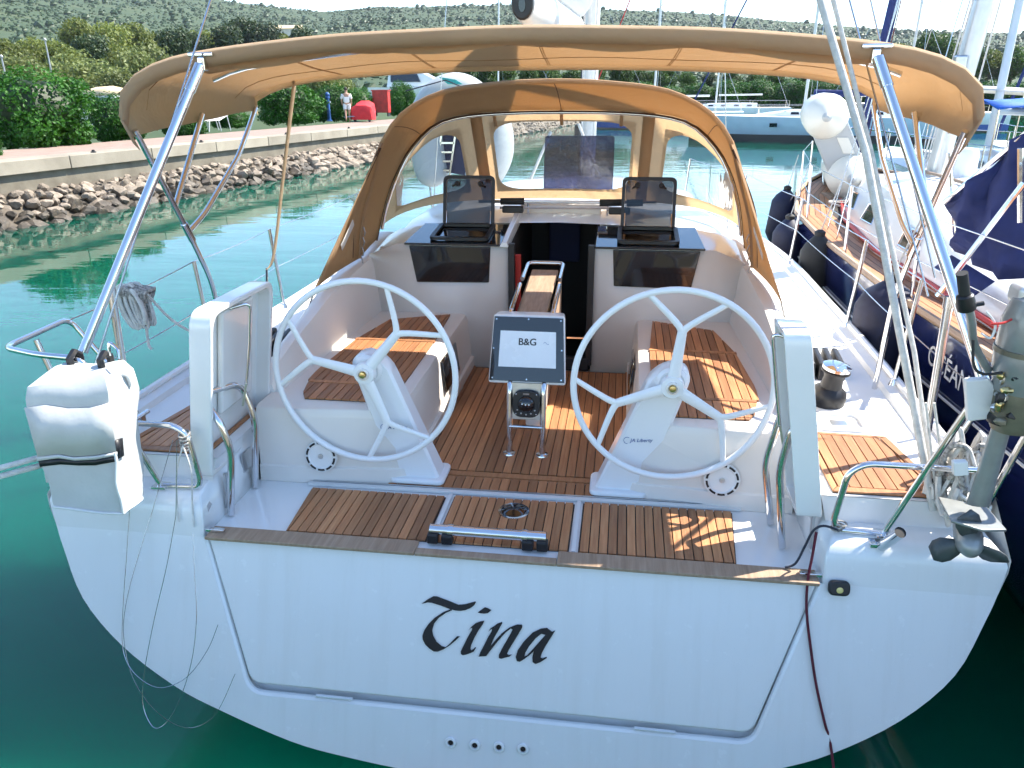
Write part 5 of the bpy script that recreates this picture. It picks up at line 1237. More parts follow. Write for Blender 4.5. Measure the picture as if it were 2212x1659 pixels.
# its deflated tender stowed on edge on the foredeck: two tubes with cone ends and the transom board between
td = thing('inflatable_tender', 'cream inflatable tender stowed on edge on the navy yacht foredeck', 'dinghy', (2.95, 10, 1.4))
for (px, py, rad) in ((1785, 252, .26), (1838, 383, .27)):
    c = at(px, py, Y=10.0); d = V((.18, 1, .0)).normalized()
    MB().lathe([(.0, -.20), (.06, -.15), (.13, -.10), (rad*.9, .02), (rad, .10), (rad, 1.5), (rad*.95, 2.0), (rad*.6, 2.5), (.05, 2.7)], c, d, 24).build('tube', 'pvc_cream', td)
    MB().lathe([(.055, -.165), (.02, -.21)], c, d, 14).build('cone_tip', 'pvc_grey', td)
c1, c2 = at(1785, 252, Y=10.08), at(1838, 383, Y=10.08); pr = (c2-c1).normalized(); sd_ = V((1, -.18, 0)).normalized()
MB().prism([c1-sd_*.235, c1+sd_*.22, c2+sd_*.22, c2-sd_*.235], (0, .06, 0)).build('transom_board', 'pvc_grey', td, bevel=.02)
cm = c1.lerp(c2, .5); MB().prism([cm+sd_*.02-pr*.13, cm+sd_*.15-pr*.13, cm+sd_*.15+pr*.08, cm+sd_*.02+pr*.08], (0, -.012, 0)).build('motor_pad', 'pvc_cream', td, bevel=.006)
MB().box(c2+V((.05, .25, -.30)), (.5, .5, .12)).build('floor_slats', 'teak_weathered', td)
# fenders hung from the navy yacht
def fender(label, c, r, L, tilt=(0, 0, 1), mat='fender_navy'):
    f = thing('fender', label, 'fender', c, 'navy fenders between the two yachts'); ax = V(tilt).normalized()
    MB().lathe([(.02, -L/2-.06), (.05, -L/2-.05), (r*.7, -L/2+.02), (r, -L/2+r*.6), (r, L/2-r*.6), (r*.75, L/2-.02), (.05, L/2+.05), (.02, L/2+.07)], c, ax, 24).build('bladder', mat, f)
    MB().lathe([(.045, L/2+.04), (.05, L/2+.09), (.02, L/2+.11)], c, ax, 12).build('eye', 'black_rubber', f)
    tube('lanyard', [V(c)+ax*(L/2+.08), V((c[0]+.12, c[1], 1.98))], .006, 'rope_white', f, 6)
fender('large round topped navy fender nearest the stern of the navy yacht', (2.255, 5.3, 1.10), .20, .80)
fender('black fender below the navy yacht toe rail, second from the stern', (2.25, 7.3, 1.1), .15, .7, mat='black_rubber')
fender('dark ball fender hung high beside the teak foredeck', (2.24, 8.6, 1.15), .16, .5)
fender('farthest navy fender near the bow of the navy yacht', (2.5, 10.4, 1.2), .16, .6, (.1, 0, 1))
# ================================================================== own tender on the white yacht foredeck
ot = thing('grey_tender', 'pale grey inflatable with a teal mark standing on the white yacht foredeck', 'dinghy', (-1.4, 9, 1.4))
ring_ = spline([(-1.74, 9.0, 1.9), (-1.78, 9.0, 2.4), (-1.62, 9.05, 2.68), (-1.35, 9.1, 2.72), (-1.05, 9.05, 2.45), (-.98, 8.95, 2.1), (-1.12, 8.85, 1.82)], 8)
MB().tube(ring_, .205, 18).build('tube', 'pvc_grey', ot)
MB().ell(ring_[0], (.2, .2, .2)).build('tube_end', 'pvc_grey', ot); MB().ell(ring_[-1], (.205, .205, .205)).build('tube_end', 'pvc_grey', ot)
MB().prism([p+V((0, -.02, 0)) for p in ring_[::3]], (0, .08, 0)).build('floor', 'interior_navy', ot)
for k in range(7): MB().bar((-1.66+.02*k, 8.9, 1.9+k*.1), (-1.5+.02*k, 8.9, 1.9+k*.1), .02, .02).build('ladder_rung', 'steel', ot)
for d in (0, .16): MB().bar((-1.67+d, 8.9, 1.82), (-1.53+d, 8.9, 2.6), .02, .02).build('ladder_rail', 'steel', ot)
MB().prism([at(948, 166, Y=8.86), at(985, 172, Y=8.86), at(1000, 182, Y=8.86), at(968, 182, Y=8.86)], (0, -.012, 0)).build('teal_mark', 'teal_print', ot)
tube('grab_line', [V((-1.95, 8.8, 2.75)), V((-1.5, 8.82, 2.86)), V((-1.1, 8.8, 2.7))], .007, 'rope_dark', ot, 5)
# ================================================================== other boats
def sailboat(label, loc, L, rz, hullmat='gelcoat', free=1.15, stripe='black_plastic', mast=13, furl=None, name='moored_yacht', portholes=4, cover=None, group='yachts moored across the basin'):
    b = thing(name, label, 'yacht', loc, group, rz=rz)
    Mx = Matrix.Translation(loc) @ Matrix.Rotation(rz, 4, 'Z')
    W = lambda x, y, z: Mx @ V((x, y, z))
    B = L*.155; st = [(-.5, .72, .0), (-.46, .8, 0), (-.2, .97, 0), (.05, 1.0, 0), (.25, .82, .0), (.40, .45, 0), (.5, .02, 0)]
    rg = []; rg2 = []; rg3 = []
    for t, k, _ in st:
        y = t*L; hb = B*k; zs = free+.10*abs(t)*2*(1 if t > 0 else .3); fw = max(0, t)*2
        pr_ = [(hb, zs), (hb*.99, zs*.72), (hb*.94, .32), (hb*.86, .17), (hb*.78, .03), (hb*.5, -.25), (0, -.4)]
        rr = [W(x, y+fw**2*.06*L*(z/free), z) for x, z in pr_]+[W(-x, y+fw**2*.06*L*(z/free), z) for x, z in pr_[:-1]][::-1]; rg.append(rr)
        rg2.append([W(hb+.005, y+fw**2*.06*L*(z/free), z) for z in (.32, .20)]); rg3.append([W(-hb-.005, y+fw**2*.06*L*(z/free), z) for z in (.32, .20)])
    h = MB().loft(rg, closed=False).add(rg[0], [tuple(range(len(rg[0])))]).build('hull', hullmat, b, ang=50)
    for s in (1, -1):
        MB().loft([[W(s*(B*k*.955+.012), t*L+max(0, t)**2*.24*L*.3, z) for z in (.40, -.02)] for t, k, _ in st], closed=False).build('waterline_stripe', stripe, h)
    MB().loft([[W(B*k-.01, t*L+max(0, t)**2*.24*L*1.0, free+.10*abs(t)*2*(1 if t > 0 else .3)+.002), W(-B*k+.01, t*L+max(0, t)**2*.24*L, free+.10*abs(t)*2*(1 if t > 0 else .3)+.002)] for t, k, _ in st], closed=False).build('deck', 'nonskid', b)
    rows = []
    for t, w_, z in ((-.24, .62, free+.42), (-.05, .62, free+.46), (.12, .52, free+.40), (.26, .28, free+.14)):
        y = t*L; x = B*w_; rows.append([W(x, y, free), W(x*.9, y, z-.06), W(x*.8, y, z), W(-x*.8, y, z), W(-x*.9, y, z-.06), W(-x, y, free)])
    cb = MB().loft(rows, closed=False).add(rows[0], [tuple(range(6))]).build('cabin', 'gelcoat', b)
    for k in range(portholes):
        y = L*(-.2+.1*k)
        for s in (1, -1): MB().prism([W(s*(B*.6+.015), y, free+.15), W(s*(B*.6+.015), y+.5, free+.15), W(s*(B*.575+.015), y+.46, free+.29), W(s*(B*.575+.015), y+.05, free+.29)], Mx.to_3x3() @ V((s*.01, 0, 0))).build('portlight', 'black_glass', cb)
    for k in range(2):
        for s in (1, -1): MB().prism([W(s*(B*.985), L*(.02+.16*k), free*.62), W(s*(B*.985), L*(.02+.16*k)+.42, free*.62), W(s*(B*.985), L*(.02+.16*k)+.42, free*.78), W(s*(B*.985), L*(.02+.16*k), free*.78)], Mx.to_3x3() @ V((s*.03, 0, 0))).build('hull_port', 'black_glass', h)
    mst = tube('mast', [W(0, L*.08, free), W(0, L*.06, mast)], .085, 'mast_white', b, 10)
    for s in (-1, 1):
        tube('shroud', [W(s*B*.95, L*.05, free), W(0, L*.06, mast*.95)], .012, 'wire', b, 4); tube('spreader', [W(0, L*.07, mast*.55), W(s*B*.5, L*.05, mast*.56)], .025, 'mast_white', mst, 5)
    tube('forestay', [W(0, L*.53, free+.15), W(0, L*.07, mast*.96)], .05 if furl else .012, furl or 'wire', b, 6)
    tube('backstay', [W(0, -L*.49, free+.1), W(0, L*.055, mast)], .012, 'wire', b, 4)
    bm_ = tube('boom', [W(0, L*.06, free+1.15), W(0, -L*.28, free+1.2)], .07, 'mast_white', b, 8)
    if cover: MB().loft([[W(.16*c_*math.cos(a), y, free+1.28+.18*c_*math.sin(a)) for a in [2*math.pi*k/10 for k in range(10)]] for y, c_ in ((L*.05, 1.4), (-L*.1, 1.0), (-L*.27, .5))]).build('sail_cover', cover, bm_)
    pts = [W(s*B*k*.97, t*L, free+.65) for s in (1,) for t, k in ((-.48, .76), (-.2, .97), (.05, 1), (.25, .82), (.42, .42))]
    for s in (1, -1):
        pts = [W(s*B*k*.97, t*L, free+.65) for t, k in ((-.48, .76), (-.2, .97), (.05, 1), (.25, .82), (.42, .42))]
        for p in pts: tube('stanchion', [p-V((0, 0, .62)), p], .014, 'steel', b, 5)
        tube('guard_wire', pts, .008, 'wire', b, 4)
    return b, W
# pale blue sloop broadside across the basin, bow to the left
sb, W = sailboat('pale blue hulled sloop lying broadside across the basin', at(1700, 306, Z=-.1)+V((2.2, 1.2, 0)), 15, R(82), 'hull_pale_blue', 1.35, 'black_plastic', 17, 'navy_canvas', cover='navy_canvas')
text('hull_name', 'JIMIRO', 'ink_black', sb, W(15*.155*.8, 5.6, 1.15), W(0, -1, 0)-W(0, 0, 0), (0, 0, 1), .42, .01, .2)
tube('hanging_fender', [W(2.34, .8, 1.15), W(2.34, .8, .45)], .11, 'fender_white', sb, 10)
BT = [('white sloop moored behind the pale blue one, dark red furled headsail', (3.5, 66, 0), 12, R(84), 'gelcoat', 'red_paint', None), ('white sloop moored to the right behind the pale blue yacht', (21, 62, 0), 12, R(95), 'gelcoat', None, 'navy_canvas'),
      ('dark navy hulled yacht lying beyond the navy neighbour', (8.2, 17.5, 0), 11, R(4), 'navy_gelcoat', None, None), ('white yacht beyond the dark hulled one on the right', (12.6, 21, 0), 11, R(8), 'gelcoat', 'navy_canvas', 'blue_canvas'),
      ('white sloop far off in line with the main mast', (-3.0, 84, 0), 12, R(80), 'gelcoat', None, None), ('white sloop far off left of the spray hood', (-12.5, 88, 0), 12, R(88), 'gelcoat', None, 'navy_canvas'),
      ('white yacht on the far right edge with a grey boom cover', (18.5, 30, 0), 12, R(10), 'gelcoat', None, 'mast_white'), ('white sloop far across the basin between the yacht mast and the blue sloop', (10, 82, 0), 12, R(86), 'gelcoat', None, None)]
for lab, loc, L, rz, hm, fu, cv in BT: sailboat(lab, V(loc), L, rz, hm, 1.15, 'ink_blue', random.uniform(13.5, 16), fu, cover=cv)
# sun awnings over the boats at far right
aw = thing('blue_awning', 'bright blue canvas awning over a boat at the right edge', 'awning', (8.2, 16, 2.3))
r_ = []
for i in range(6): r_.append([V((6.6+.5*i, 14.6+.12*i+j*.55, 2.42+.13*math.sin(math.pi*j/5)+.05*math.sin(i*1.7+j))) for j in range(6)])
MB().loft(r_, closed=False).build('canopy', 'blue_canvas', aw, solid=.02)
for x, y in ((6.7, 14.8), (9.0, 15.2), (6.7, 17.2), (9.0, 17.6)): tube('awning_pole', [(x, y, 1.2), (x, y, 2.45)], .016, 'steel', aw, 6)
aw = thing('white_awning', 'white sun awning stretched above the boats behind the bimini corner', 'awning', (9.5, 19, 2.8))
r_ = []
for i in range(6): r_.append([V((7.6+.45*i, 18.2+j*.55, 2.74+.10*math.sin(math.pi*j/5)-.03*i)) for j in range(6)])
MB().loft(r_, closed=False).build('canopy', 'awning_white', aw, solid=.02)
for x, y in ((7.7, 18.4), (9.7, 18.4), (7.7, 20.8), (9.7, 20.8)): tube('awning_pole', [(x, y, 1.2), (x, y, 2.75)], .016, 'steel', aw, 6)
aw = thing('red_awning', 'faded red awning on the far shore under the bimini edge', 'awning', (19, 62, 2.5))
r_ = [[V((16.2+.9*i, 56+j, 3.35+.3*math.sin(math.pi*i/6)-.12*j)) for j in range(4)] for i in range(7)]
MB().loft(r_, closed=False).build('canopy', 'awning_red', aw, solid=.03)
for x, y in ((16.3, 56.2), (21.4, 56.2), (16.3, 58.8), (21.4, 58.8)): tube('awning_pole', [(x, y, .9), (x, y, 3.3)], .03, 'steel', aw, 6)
# ================================================================== things on the quay
def gp_(px, py, z=1.25): return at(px, py, Z=z)
# strolling person in white, seen from behind
pl = gp_(752, 264); hgt = 1.74
pe = thing('person', 'person in a white shirt and white shorts strolling on the promenade', 'person', (pl.x, pl.y, 1.25))
def skinned(name, verts, edges, rad, mat, parent, sub=2):
    me = bpy.data.meshes.new(name); me.from_pydata([V(v) for v in verts], edges, []); me.update()
    o = bpy.data.objects.new(name, me); COL.objects.link(o)
    sk = o.modifiers.new('skin', 'SKIN'); sk.use_smooth_shade = True
    lay = me.skin_vertices[0] if me.skin_vertices else None
    if lay is None:
        bm = bmesh.new(); bm.from_mesh(me); bm.verts.layers.skin.verify(); bm.to_mesh(me); bm.free(); lay = me.skin_vertices[0]
    for i, r_ in enumerate(rad): lay.data[i].radius = r_ if isinstance(r_, tuple) else (r_, r_)
    lay.data[0].use_root = True
    s_ = o.modifiers.new('sub', 'SUBSURF'); s_.levels = sub; s_.render_levels = sub
    me.materials.append(M[mat]); setparent(o, parent); return o
rt_ = Matrix.Rotation(R(25), 3, 'Z')
def H(x, y, z): return pl+rt_ @ V((x, y, 0))+V((0, 0, z))
vs = [H(0, 0, .95), H(0, .01, 1.15), H(0, 0, 1.38), H(0, .01, 1.48), H(0, .02, 1.58), H(0, .02, 1.70),
      H(.09, 0, .90), H(.10, .06, .50), H(.10, .02, .09), H(.10, .14, .03), H(-.09, 0, .90), H(-.11, -.10, .50), H(-.11, -.24, .14), H(-.11, -.13, .05),
      H(.19, 0, 1.38), H(.25, -.03, 1.12), H(.24, .06, .88), H(.24, .09, .79), H(-.19, 0, 1.38), H(-.26, .02, 1.12), H(-.23, .12, .92), H(-.22, .15, .84)]
ed = [(0, 1), (1, 2), (2, 3), (3, 4), (4, 5), (0, 6), (6, 7), (7, 8), (8, 9), (0, 10), (10, 11), (11, 12), (12, 13), (2, 14), (14, 15), (15, 16), (16, 17), (2, 18), (18, 19), (19, 20), (20, 21)]
rd = [(.15, .10), (.14, .095), (.15, .09), .055, .095, .07, .085, .06, .04, .035, .085, .06, .04, .035, .06, .045, .035, .03, .06, .045, .035, .03]
skinned('body', vs, ed, rd, 'skin', pe)
vs2 = [H(0, 0, .92), H(0, .01, 1.15), H(0, 0, 1.40), H(.2, 0, 1.37), H(.26, -.03, 1.14), H(-.2, 0, 1.37), H(-.27, .02, 1.14)]
skinned('shirt', vs2, [(0, 1), (1, 2), (2, 3), (3, 4), (2, 5), (5, 6)], [(.19, .13), (.17, .12), (.16, .10), .08, .07, .08, .07], 'cloth_white', pe)
vs3 = [H(0, 0, 1.0), H(.10, 0, .88), H(.11, .04, .60), H(-.10, 0, .88), H(-.12, -.06, .60)]
skinned('shorts', vs3, [(0, 1), (1, 2), (0, 3), (3, 4)], [(.17, .12), .115, .10, .115, .10], 'cloth_white', pe)
MB().ell(H(0, -.005, 1.665), (.088, .10, .095), 14, 10).build('hair', 'hair', pe)
# red cabinet
p = gp_(826, 251); rc = thing('red_cabinet', 'tall red metal cabinet standing on short legs by the promenade', 'cabinet', (p.x, p.y, 1.25))
MB().box(p+V((0, 0, .90)), (1.05, .6, 1.35)).build('body', 'red_paint', rc, bevel=.02); MB().box(p+V((.02, -.31, .9)), (.92, .02, 1.22)).build('door', 'red_paint', rc, bevel=.01)
for x in (-.45, .45): MB().box(p+V((x, 0, .11)), (.08, .5, .22)).build('leg', 'black_rubber', rc)
MB().box(p+V((0, 0, 1.60)), (1.15, .7, .06)).build('roof', 'red_paint', rc, bevel=.01)
# covered cart
p = gp_(788, 263); ct = thing('covered_cart', 'low cart under a bright red cover beside the person', 'cart', (p.x, p.y, 1.25))
rg = []
for y, w_, h in ((-.55, .55, .55), (-.45, .62, .72), (0, .60, .82), (.3, .55, .95), (.55, .45, .55)):
    rg.append([p+V((x*w_+.03*math.sin(y*9+k), y, .12+z*h)) for k, (x, z) in enumerate(((-1, 0), (-.97, .45), (-.85, .85), (-.4, 1.0), (.4, 1.0), (.85, .85), (.97, .45), (1, 0)))])
MB().loft(rg).build('cover', 'red_fabric', ct)
for x in (-.4, .4): MB().lathe([(.12, -.04), (.14, 0), (.12, .04)], p+V((x, -.4, .14)), (1, 0, 0), 14).build('wheel', 'tyre', ct)
tube('tow_bar', [p+V((-.3, -.5, .3)), p+V((-.9, -.7, .25))], .03, 'steel_dull', ct, 6)
# blue pedestal
p = gp_(712, 262); bp_ = thing('water_pedestal', 'slim blue water and power pedestal on the promenade', 'pedestal', (p.x, p.y, 1.25))
MB().lathe([(.16, 0), (.16, .05), (.10, .08), (.085, .5), (.10, .55), (.085, .6), (.075, 1.15), (.12, 1.2), (.12, 1.26), (.10, 1.3)], p, (0, 0, 1), 16).build('column', 'blue_paint', bp_)
MB().ell(p+V((0, 0, 1.38)), (.13, .13, .13), 14, 10).build('lamp_head', 'blue_paint', bp_)
MB().lathe([(.05, 0), (.05, .06)], p+V((.1, -.05, 1.0)), (1, -.3, 0), 10).build('socket', 'steel_dull', bp_)
# sun lounger
p = gp_(452, 284); sl_ = thing('sun_lounger', 'white mesh sun lounger with bent tube legs by the bushes', 'lounger', (p.x, p.y, 1.25))
ux, uy = QD, QN
def LL(a, b, z): return p+ux*a+uy*b+V((0, 0, z))
MB().prism([LL(-.85, -.32, .42), LL(.35, -.32, .42), LL(.35, .32, .42), LL(-.85, .32, .42)], (0, 0, .035)).build('seat', 'cloth_white', sl_)
MB().prism([LL(.36, -.32, .42), LL(1.0, -.32, .62), LL(1.0, .32, .62), LL(.36, .32, .42)], (0, 0, .035)).build('backrest', 'cloth_white', sl_)
for a, d in ((-.8, -.12), (.3, .1), (-.3, -.1), (.9, .14)):
    for b in (-.3, .3): tube('leg', [LL(a, b, .43 if a < .8 else .58), LL(a+d, b, 0)], .022, 'mast_white', sl_, 6)
# parked car with a tan cover on its roof
p = at(228, 240, Z=1.25); p = V((-21.5, 33, 1.2)); c_ = at(225, 200, X=-21.5)
cr = thing('parked_car', 'white parked car with a tan cover on its roof behind the bushes', 'car', (c_.x, c_.y, 1.2)); cx_, cy2 = c_.x, c_.y
def CC(a, b, z): return V((cx_, cy2, 1.2))+V((.95, -.3, 0))*a+V((.3, .95, 0))*b+V((0, 0, z))
rg = []
for a, w_, h0, h1 in ((-2.1, .78, .35, .75), (-1.9, .85, .25, .85), (-.9, .88, .22, .95), (0, .88, .22, .98), (1.2, .88, .22, 1.0), (2.0, .82, .3, .95), (2.15, .75, .4, .8)):
    rg.append([CC(a, -w_, h0), CC(a, w_, h0), CC(a, w_, h1), CC(a, -w_, h1)])
MB().loft(rg).build('body', 'car_white', cr, bevel=.06, seg=3)
rg = [[CC(a, -w_, .95), CC(a, w_, .95), CC(a2, w_*.85, 1.48), CC(a2, -w_*.85, 1.48)] for a, a2, w_ in ((-1.3, -.55, .80), (.1, .1, .82), (1.9, 1.4, .80))]
MB().loft(rg).build('cabin', 'car_white', cr, bevel=.04)
for s in (-1, 1): MB().prism([CC(-1.0, s*.80, 1.02), CC(1.5, s*.80, 1.02), CC(1.2, s*.71, 1.40), CC(-.5, s*.71, 1.40)], V((.3, .95, 0))*s*.02).build('side_window', 'black_glass', cr)
MB().prism([CC(-1.32, -.68, 1.0), CC(-1.32, .68, 1.0), CC(-.66, .62, 1.44), CC(-.66, -.62, 1.44)], V((-.02, .006, .01))).build('windscreen', 'plain_glass', cr)
for a in (-1.35, 1.35):
    for s in (-1, 1): MB().lathe([(.2, -.09), (.32, -.09), (.32, .09), (.2, .09)], CC(a, s*.82, .32), (.3, .95, 0), 20).build('wheel', 'tyre', cr)
MB().loft([[CC(a, b*w_, 1.50+h*(1-b*b)) for b in (-1, -.6, 0, .6, 1)] for a, w_, h in ((-.9, .5, .12), (-.4, .75, .28), (.6, .78, .32), (1.4, .6, .2))], closed=False).build('roof_cover', 'cover_tan', cr, solid=.06)
# motor cruiser laid up ashore behind the cabinet
mb0 = V((-16.5, 66, 1.2)); mc = thing('motor_cruiser', 'white motor cruiser laid up ashore behind the red cabinet', 'motor boat', mb0)
rg = []
for t, k in ((-4, .9), (-2, 1), (1, 1), (3, .7), (4.3, .08)): rg.append([mb0+V((t, x*k*1.4, z)) for x, z in ((-1, 1.9), (-.95, 1.3), (-.6, .8), (0, .5), (.6, .8), (.95, 1.3), (1, 1.9))])
MB().loft(rg, closed=False).add(rg[0], [tuple(range(7))]).build('hull', 'gelcoat', mc)
MB().loft([[mb0+V((t, x*k*1.3, 1.9)) for x in (-1, 1)] for t, k in ((-4, .9), (-2, 1), (1, 1), (3, .7), (4.2, .1))], closed=False).build('deck', 'nonskid', mc)
MB().loft([[mb0+V((t, -w_, 1.9)), mb0+V((t, w_, 1.9)), mb0+V((t*.9, w_*.85, z)), mb0+V((t*.9, -w_*.85, z))] for t, w_, z in ((-2.5, 1.0, 3.2), (0, 1.05, 3.25), (2.2, .8, 2.3))]).build('cabin', 'gelcoat', mc, bevel=.08)
for s in (-1, 1): MB().prism([mb0+V((-2.1, s*1.03, 2.3)), mb0+V((.4, s*1.05, 2.3)), mb0+V((.1, s*.95, 2.9)), mb0+V((-2.1, s*.93, 2.9))], (0, s*.02, 0)).build('side_window', 'black_glass', mc)
for t in (-2.5, 0, 2.5):
    for s in (-.7, .7): tube('cradle_post', [mb0+V((t, s*1.3, 0)), mb0+V((t, s*.8, .95))], .06, 'blue_paint', mc, 6)
# lamp posts and ashore masts against the hill
for px, py0, py1, dist, lab in ((108, 165, 88, 60, 'thin pale lamp post in front of the pines, second from the left'), (8, 168, 125, 52, 'short pale post at the far left edge before the pines'), (0, 0, 0, 0, '')):
    if not lab: continue
    a, b = at(px+5, py0, Y=dist), at(px-4, py1, Y=dist); lp = thing('lamp_post', lab, 'lamp post', (a.x, a.y, 1.2), 'posts before the pines')
    tube('post', [(a.x, a.y, 1.2), (a.x, a.y, b.z)], [.09, .05], 'lamp_metal', lp, 8); MB().lathe([(.10, 0), (.12, .1), (.05, .2)], (a.x, a.y, b.z), (0, 0, 1), 10).build('lamp_head', 'lamp_metal', lp)
# small house on the slope
hp = at(640, 70, Y=330); hp = at(618, 66, Y=330); hz = hill_h(hp.x, hp.y)
hs_ = thing('hillside_house', 'low pale house among the pines at the foot of the hill', 'house', (hp.x, hp.y, hp.z-3))
MB().box((hp.x, hp.y, hp.z-1.5), (13, 7, 4)).build('wall', 'plaster', hs_)
MB().prism([V((hp.x-7, hp.y-4.2, hp.z+.5)), V((hp.x-7, hp.y+4.2, hp.z+.5)), V((hp.x-7, hp.y, hp.z+2.0))], (14, 0, 0)).build('roof', 'cover_tan', hs_)
for k in (-4, 0, 4): MB().box((hp.x+k, hp.y-3.52, hp.z-1.6), (1.2, .1, 1.3)).build('window', 'black_glass', hs_)
# ================================================================== gear hung on the stern
# white rescue bag on the port rail
bg_ = thing('rescue_bag', 'white vinyl rescue bag with a black strap hung on the left stern rail', 'bag', (-1.72, 2.62, 1.1))
def bagring(t):      # t 0 bottom .. 1 top
    cx = lerp(-1.725, -1.72, t); z = lerp(1.085, 1.59, t); w_ = lerp(.128, .158, t)+.003*math.sin(t*9); d = lerp(.085, .095, t)
    yc = 2.675+.03*t; pts = []
    base = [(-1, -.98), (-.5, -1.01), (0, -1.03), (.5, -1.02), (1, -1.0), (1.02, -.5), (1.05, 0), (1.03, .5), (1, 1), (0, 1.0), (-1, 1), (-1.02, 0)]
    for k, (a, b) in enumerate(base):
        wob = .004*math.sin(k*2.1+t*11)+.003*math.sin(k*3.7-t*17)
        pts.append(V((cx+a*w_+wob*.7, yc+b*d+wob+a*.035, z+(-.028*a if t < .04 else 0)+.012*math.sin(k*1.9)*t)))
    return pts
rr = [bagring(k/12) for k in range(13)]
top1 = [p.lerp(sum(rr[-1], V())/12, .05)+V((-.004, .012, .045)) for p in rr[-1]]; top2 = [p.lerp(sum(rr[-1], V())/12, .30)+V((-.008, .045, .085)) for p in rr[-1]]
MB().loft(rr+[top1, top2]).build('body', 'vinyl_white', bg_, ang=34)
def band(t, out, h, i0, i1, mat, nm):
    a, b = bagring(t), bagring(t+h); c = sum(a, V())/12
    rows_ = [[p+V((p.x-c.x, p.y-c.y, 0)).normalized()*out for p in r_[i0:i1]] for r_ in (a, b)]
    MB().loft(rows_, closed=False).build(nm, mat, bg_, solid=.006)
band(.42, .006, .05, 0, 5, 'black_plastic', 'strap'); band(.475, .012, .03, 0, 5, 'vinyl_white', 'flap_edge'); band(.51, .008, .42, 0, 5, 'vinyl_white', 'flap')
band(.44, .008, .16, 4, 6, 'black_plastic', 'side_strap')
e_ = [bagring(k/12)[4]+V((.004, -.006, 0)) for k in range(7)]; tube('piping', e_, .007, 'fender_white', bg_, 6)
e_ = [bagring(0)[k]+V((0, -.004, -.004)) for k in range(12)]; MB().tube(e_, .006, 6, True).build('piping', 'fender_white', bg_)
for x, y in ((-1.80, 2.80), (-1.66, 2.80)): MB().tube([(x, y-.03, 1.64), (x, y-.035, 1.70), (x, y+.0, 1.72), (x, y+.03, 1.70), (x, y+.03, 1.64)], .016, 6).build('hanging_loop', 'black_plastic', bg_)
MB().tube(spline([(-1.585, 2.78, 1.59), (-1.58, 2.77, 1.63), (-1.555, 2.77, 1.635), (-1.55, 2.775, 1.59)], 5), .008, 8).build('grab_loop', 'vinyl_white', bg_)
MB().tube(spline([(-1.62, 2.78, 1.72), (-1.60, 2.76, 1.78), (-1.56, 2.75, 1.76), (-1.55, 2.74, 1.72)], 5), .006, 6).build('carabiner', 'steel', bg_)
# coil of grey rope on the port rail
cl_ = thing('rope_coil', 'coil of grey white rope hanging from the left guard wire', 'rope', (-2.03, 3.62, 1.8)); random.seed(3)
ca = at(292, 648, X=-2.05)
for k in range(22):
    a = random.uniform(-.5, .5); w_ = random.uniform(.02, .05); hh = random.uniform(.08, .12); ox, oy = random.uniform(-.035, .035), random.uniform(-.04, .04); tw = random.uniform(.12, .32)
    pts = [ca+V((ox+w_*math.cos(u)*math.cos(a)-tw*hh*math.sin(u), oy+w_*math.cos(u)*math.sin(a), -.03+hh*math.sin(u))) for u in [2*math.pi*j/12 for j in range(12)]]
    MB().tube(spline(pts, 2, True), .0085, 6, True).build('loop', random.choice(['rope_grey', 'rope_white', 'rope_white']), cl_)
for k in range(9): c_ = ca+V((-.035+.012*k, -.01+.006*k, .055-.004*k)); MB().tube([c_+V((.012*math.sin(u), .05*math.cos(u), .035*math.sin(u)+.012*math.cos(u*2))) for u in [2*math.pi*j/12 for j in range(12)]], .0085, 6, True).build('turn', 'rope_grey', cl_)
tube('tail', spline([ca+V((.03, 0, -.09)), ca+V((.035, 0, -.16)), ca+V((.03, 0, -.25)), ca+V((.045, 0, -.27))], 5), .008, 'rope_white', cl_, 6)
tube('lead', spline([ca+V((.06, .02, .03)), ca+V((.16, .10, -.16)), ca+V((.36, .3, -.36)), V((-1.55, 3.95, 1.36))], 6), .008, 'rope_white', cl_, 6)
# mooring line to port quarter, eye-spliced, with its tail
mr = thing('mooring_line', 'doubled white mooring rope leaving the left quarter', 'rope', (-1.95, 2.75, 1.2))
a0 = V((-1.90, 3.14, 1.22)); b0 = at(106, 992, Y=2.80); 
for d in (-.012, .012): tube('strand', spline([a0, b0+V((0, 0, d)), at(0, 1020, Y=2.5)+V((0, 0, d*1.5)), V((-4.4, -.4, 1.3))], 8), .0125, 'rope_white', mr, 8)
MB().ell(b0, (.03, .025, .022), 12, 8, None, .3, 6).build('knot', 'rope_white', mr); MB().ell(b0+V((.03, .01, .01)), (.022, .022, .02), 10, 8, None, .3, 6, 3).build('knot', 'rope_white', mr)
tube('tail', spline([b0, b0+V((-.015, -.01, -.05)), b0+V((-.02, -.01, -.11))], 5), .011, 'rope_white', mr, 8)
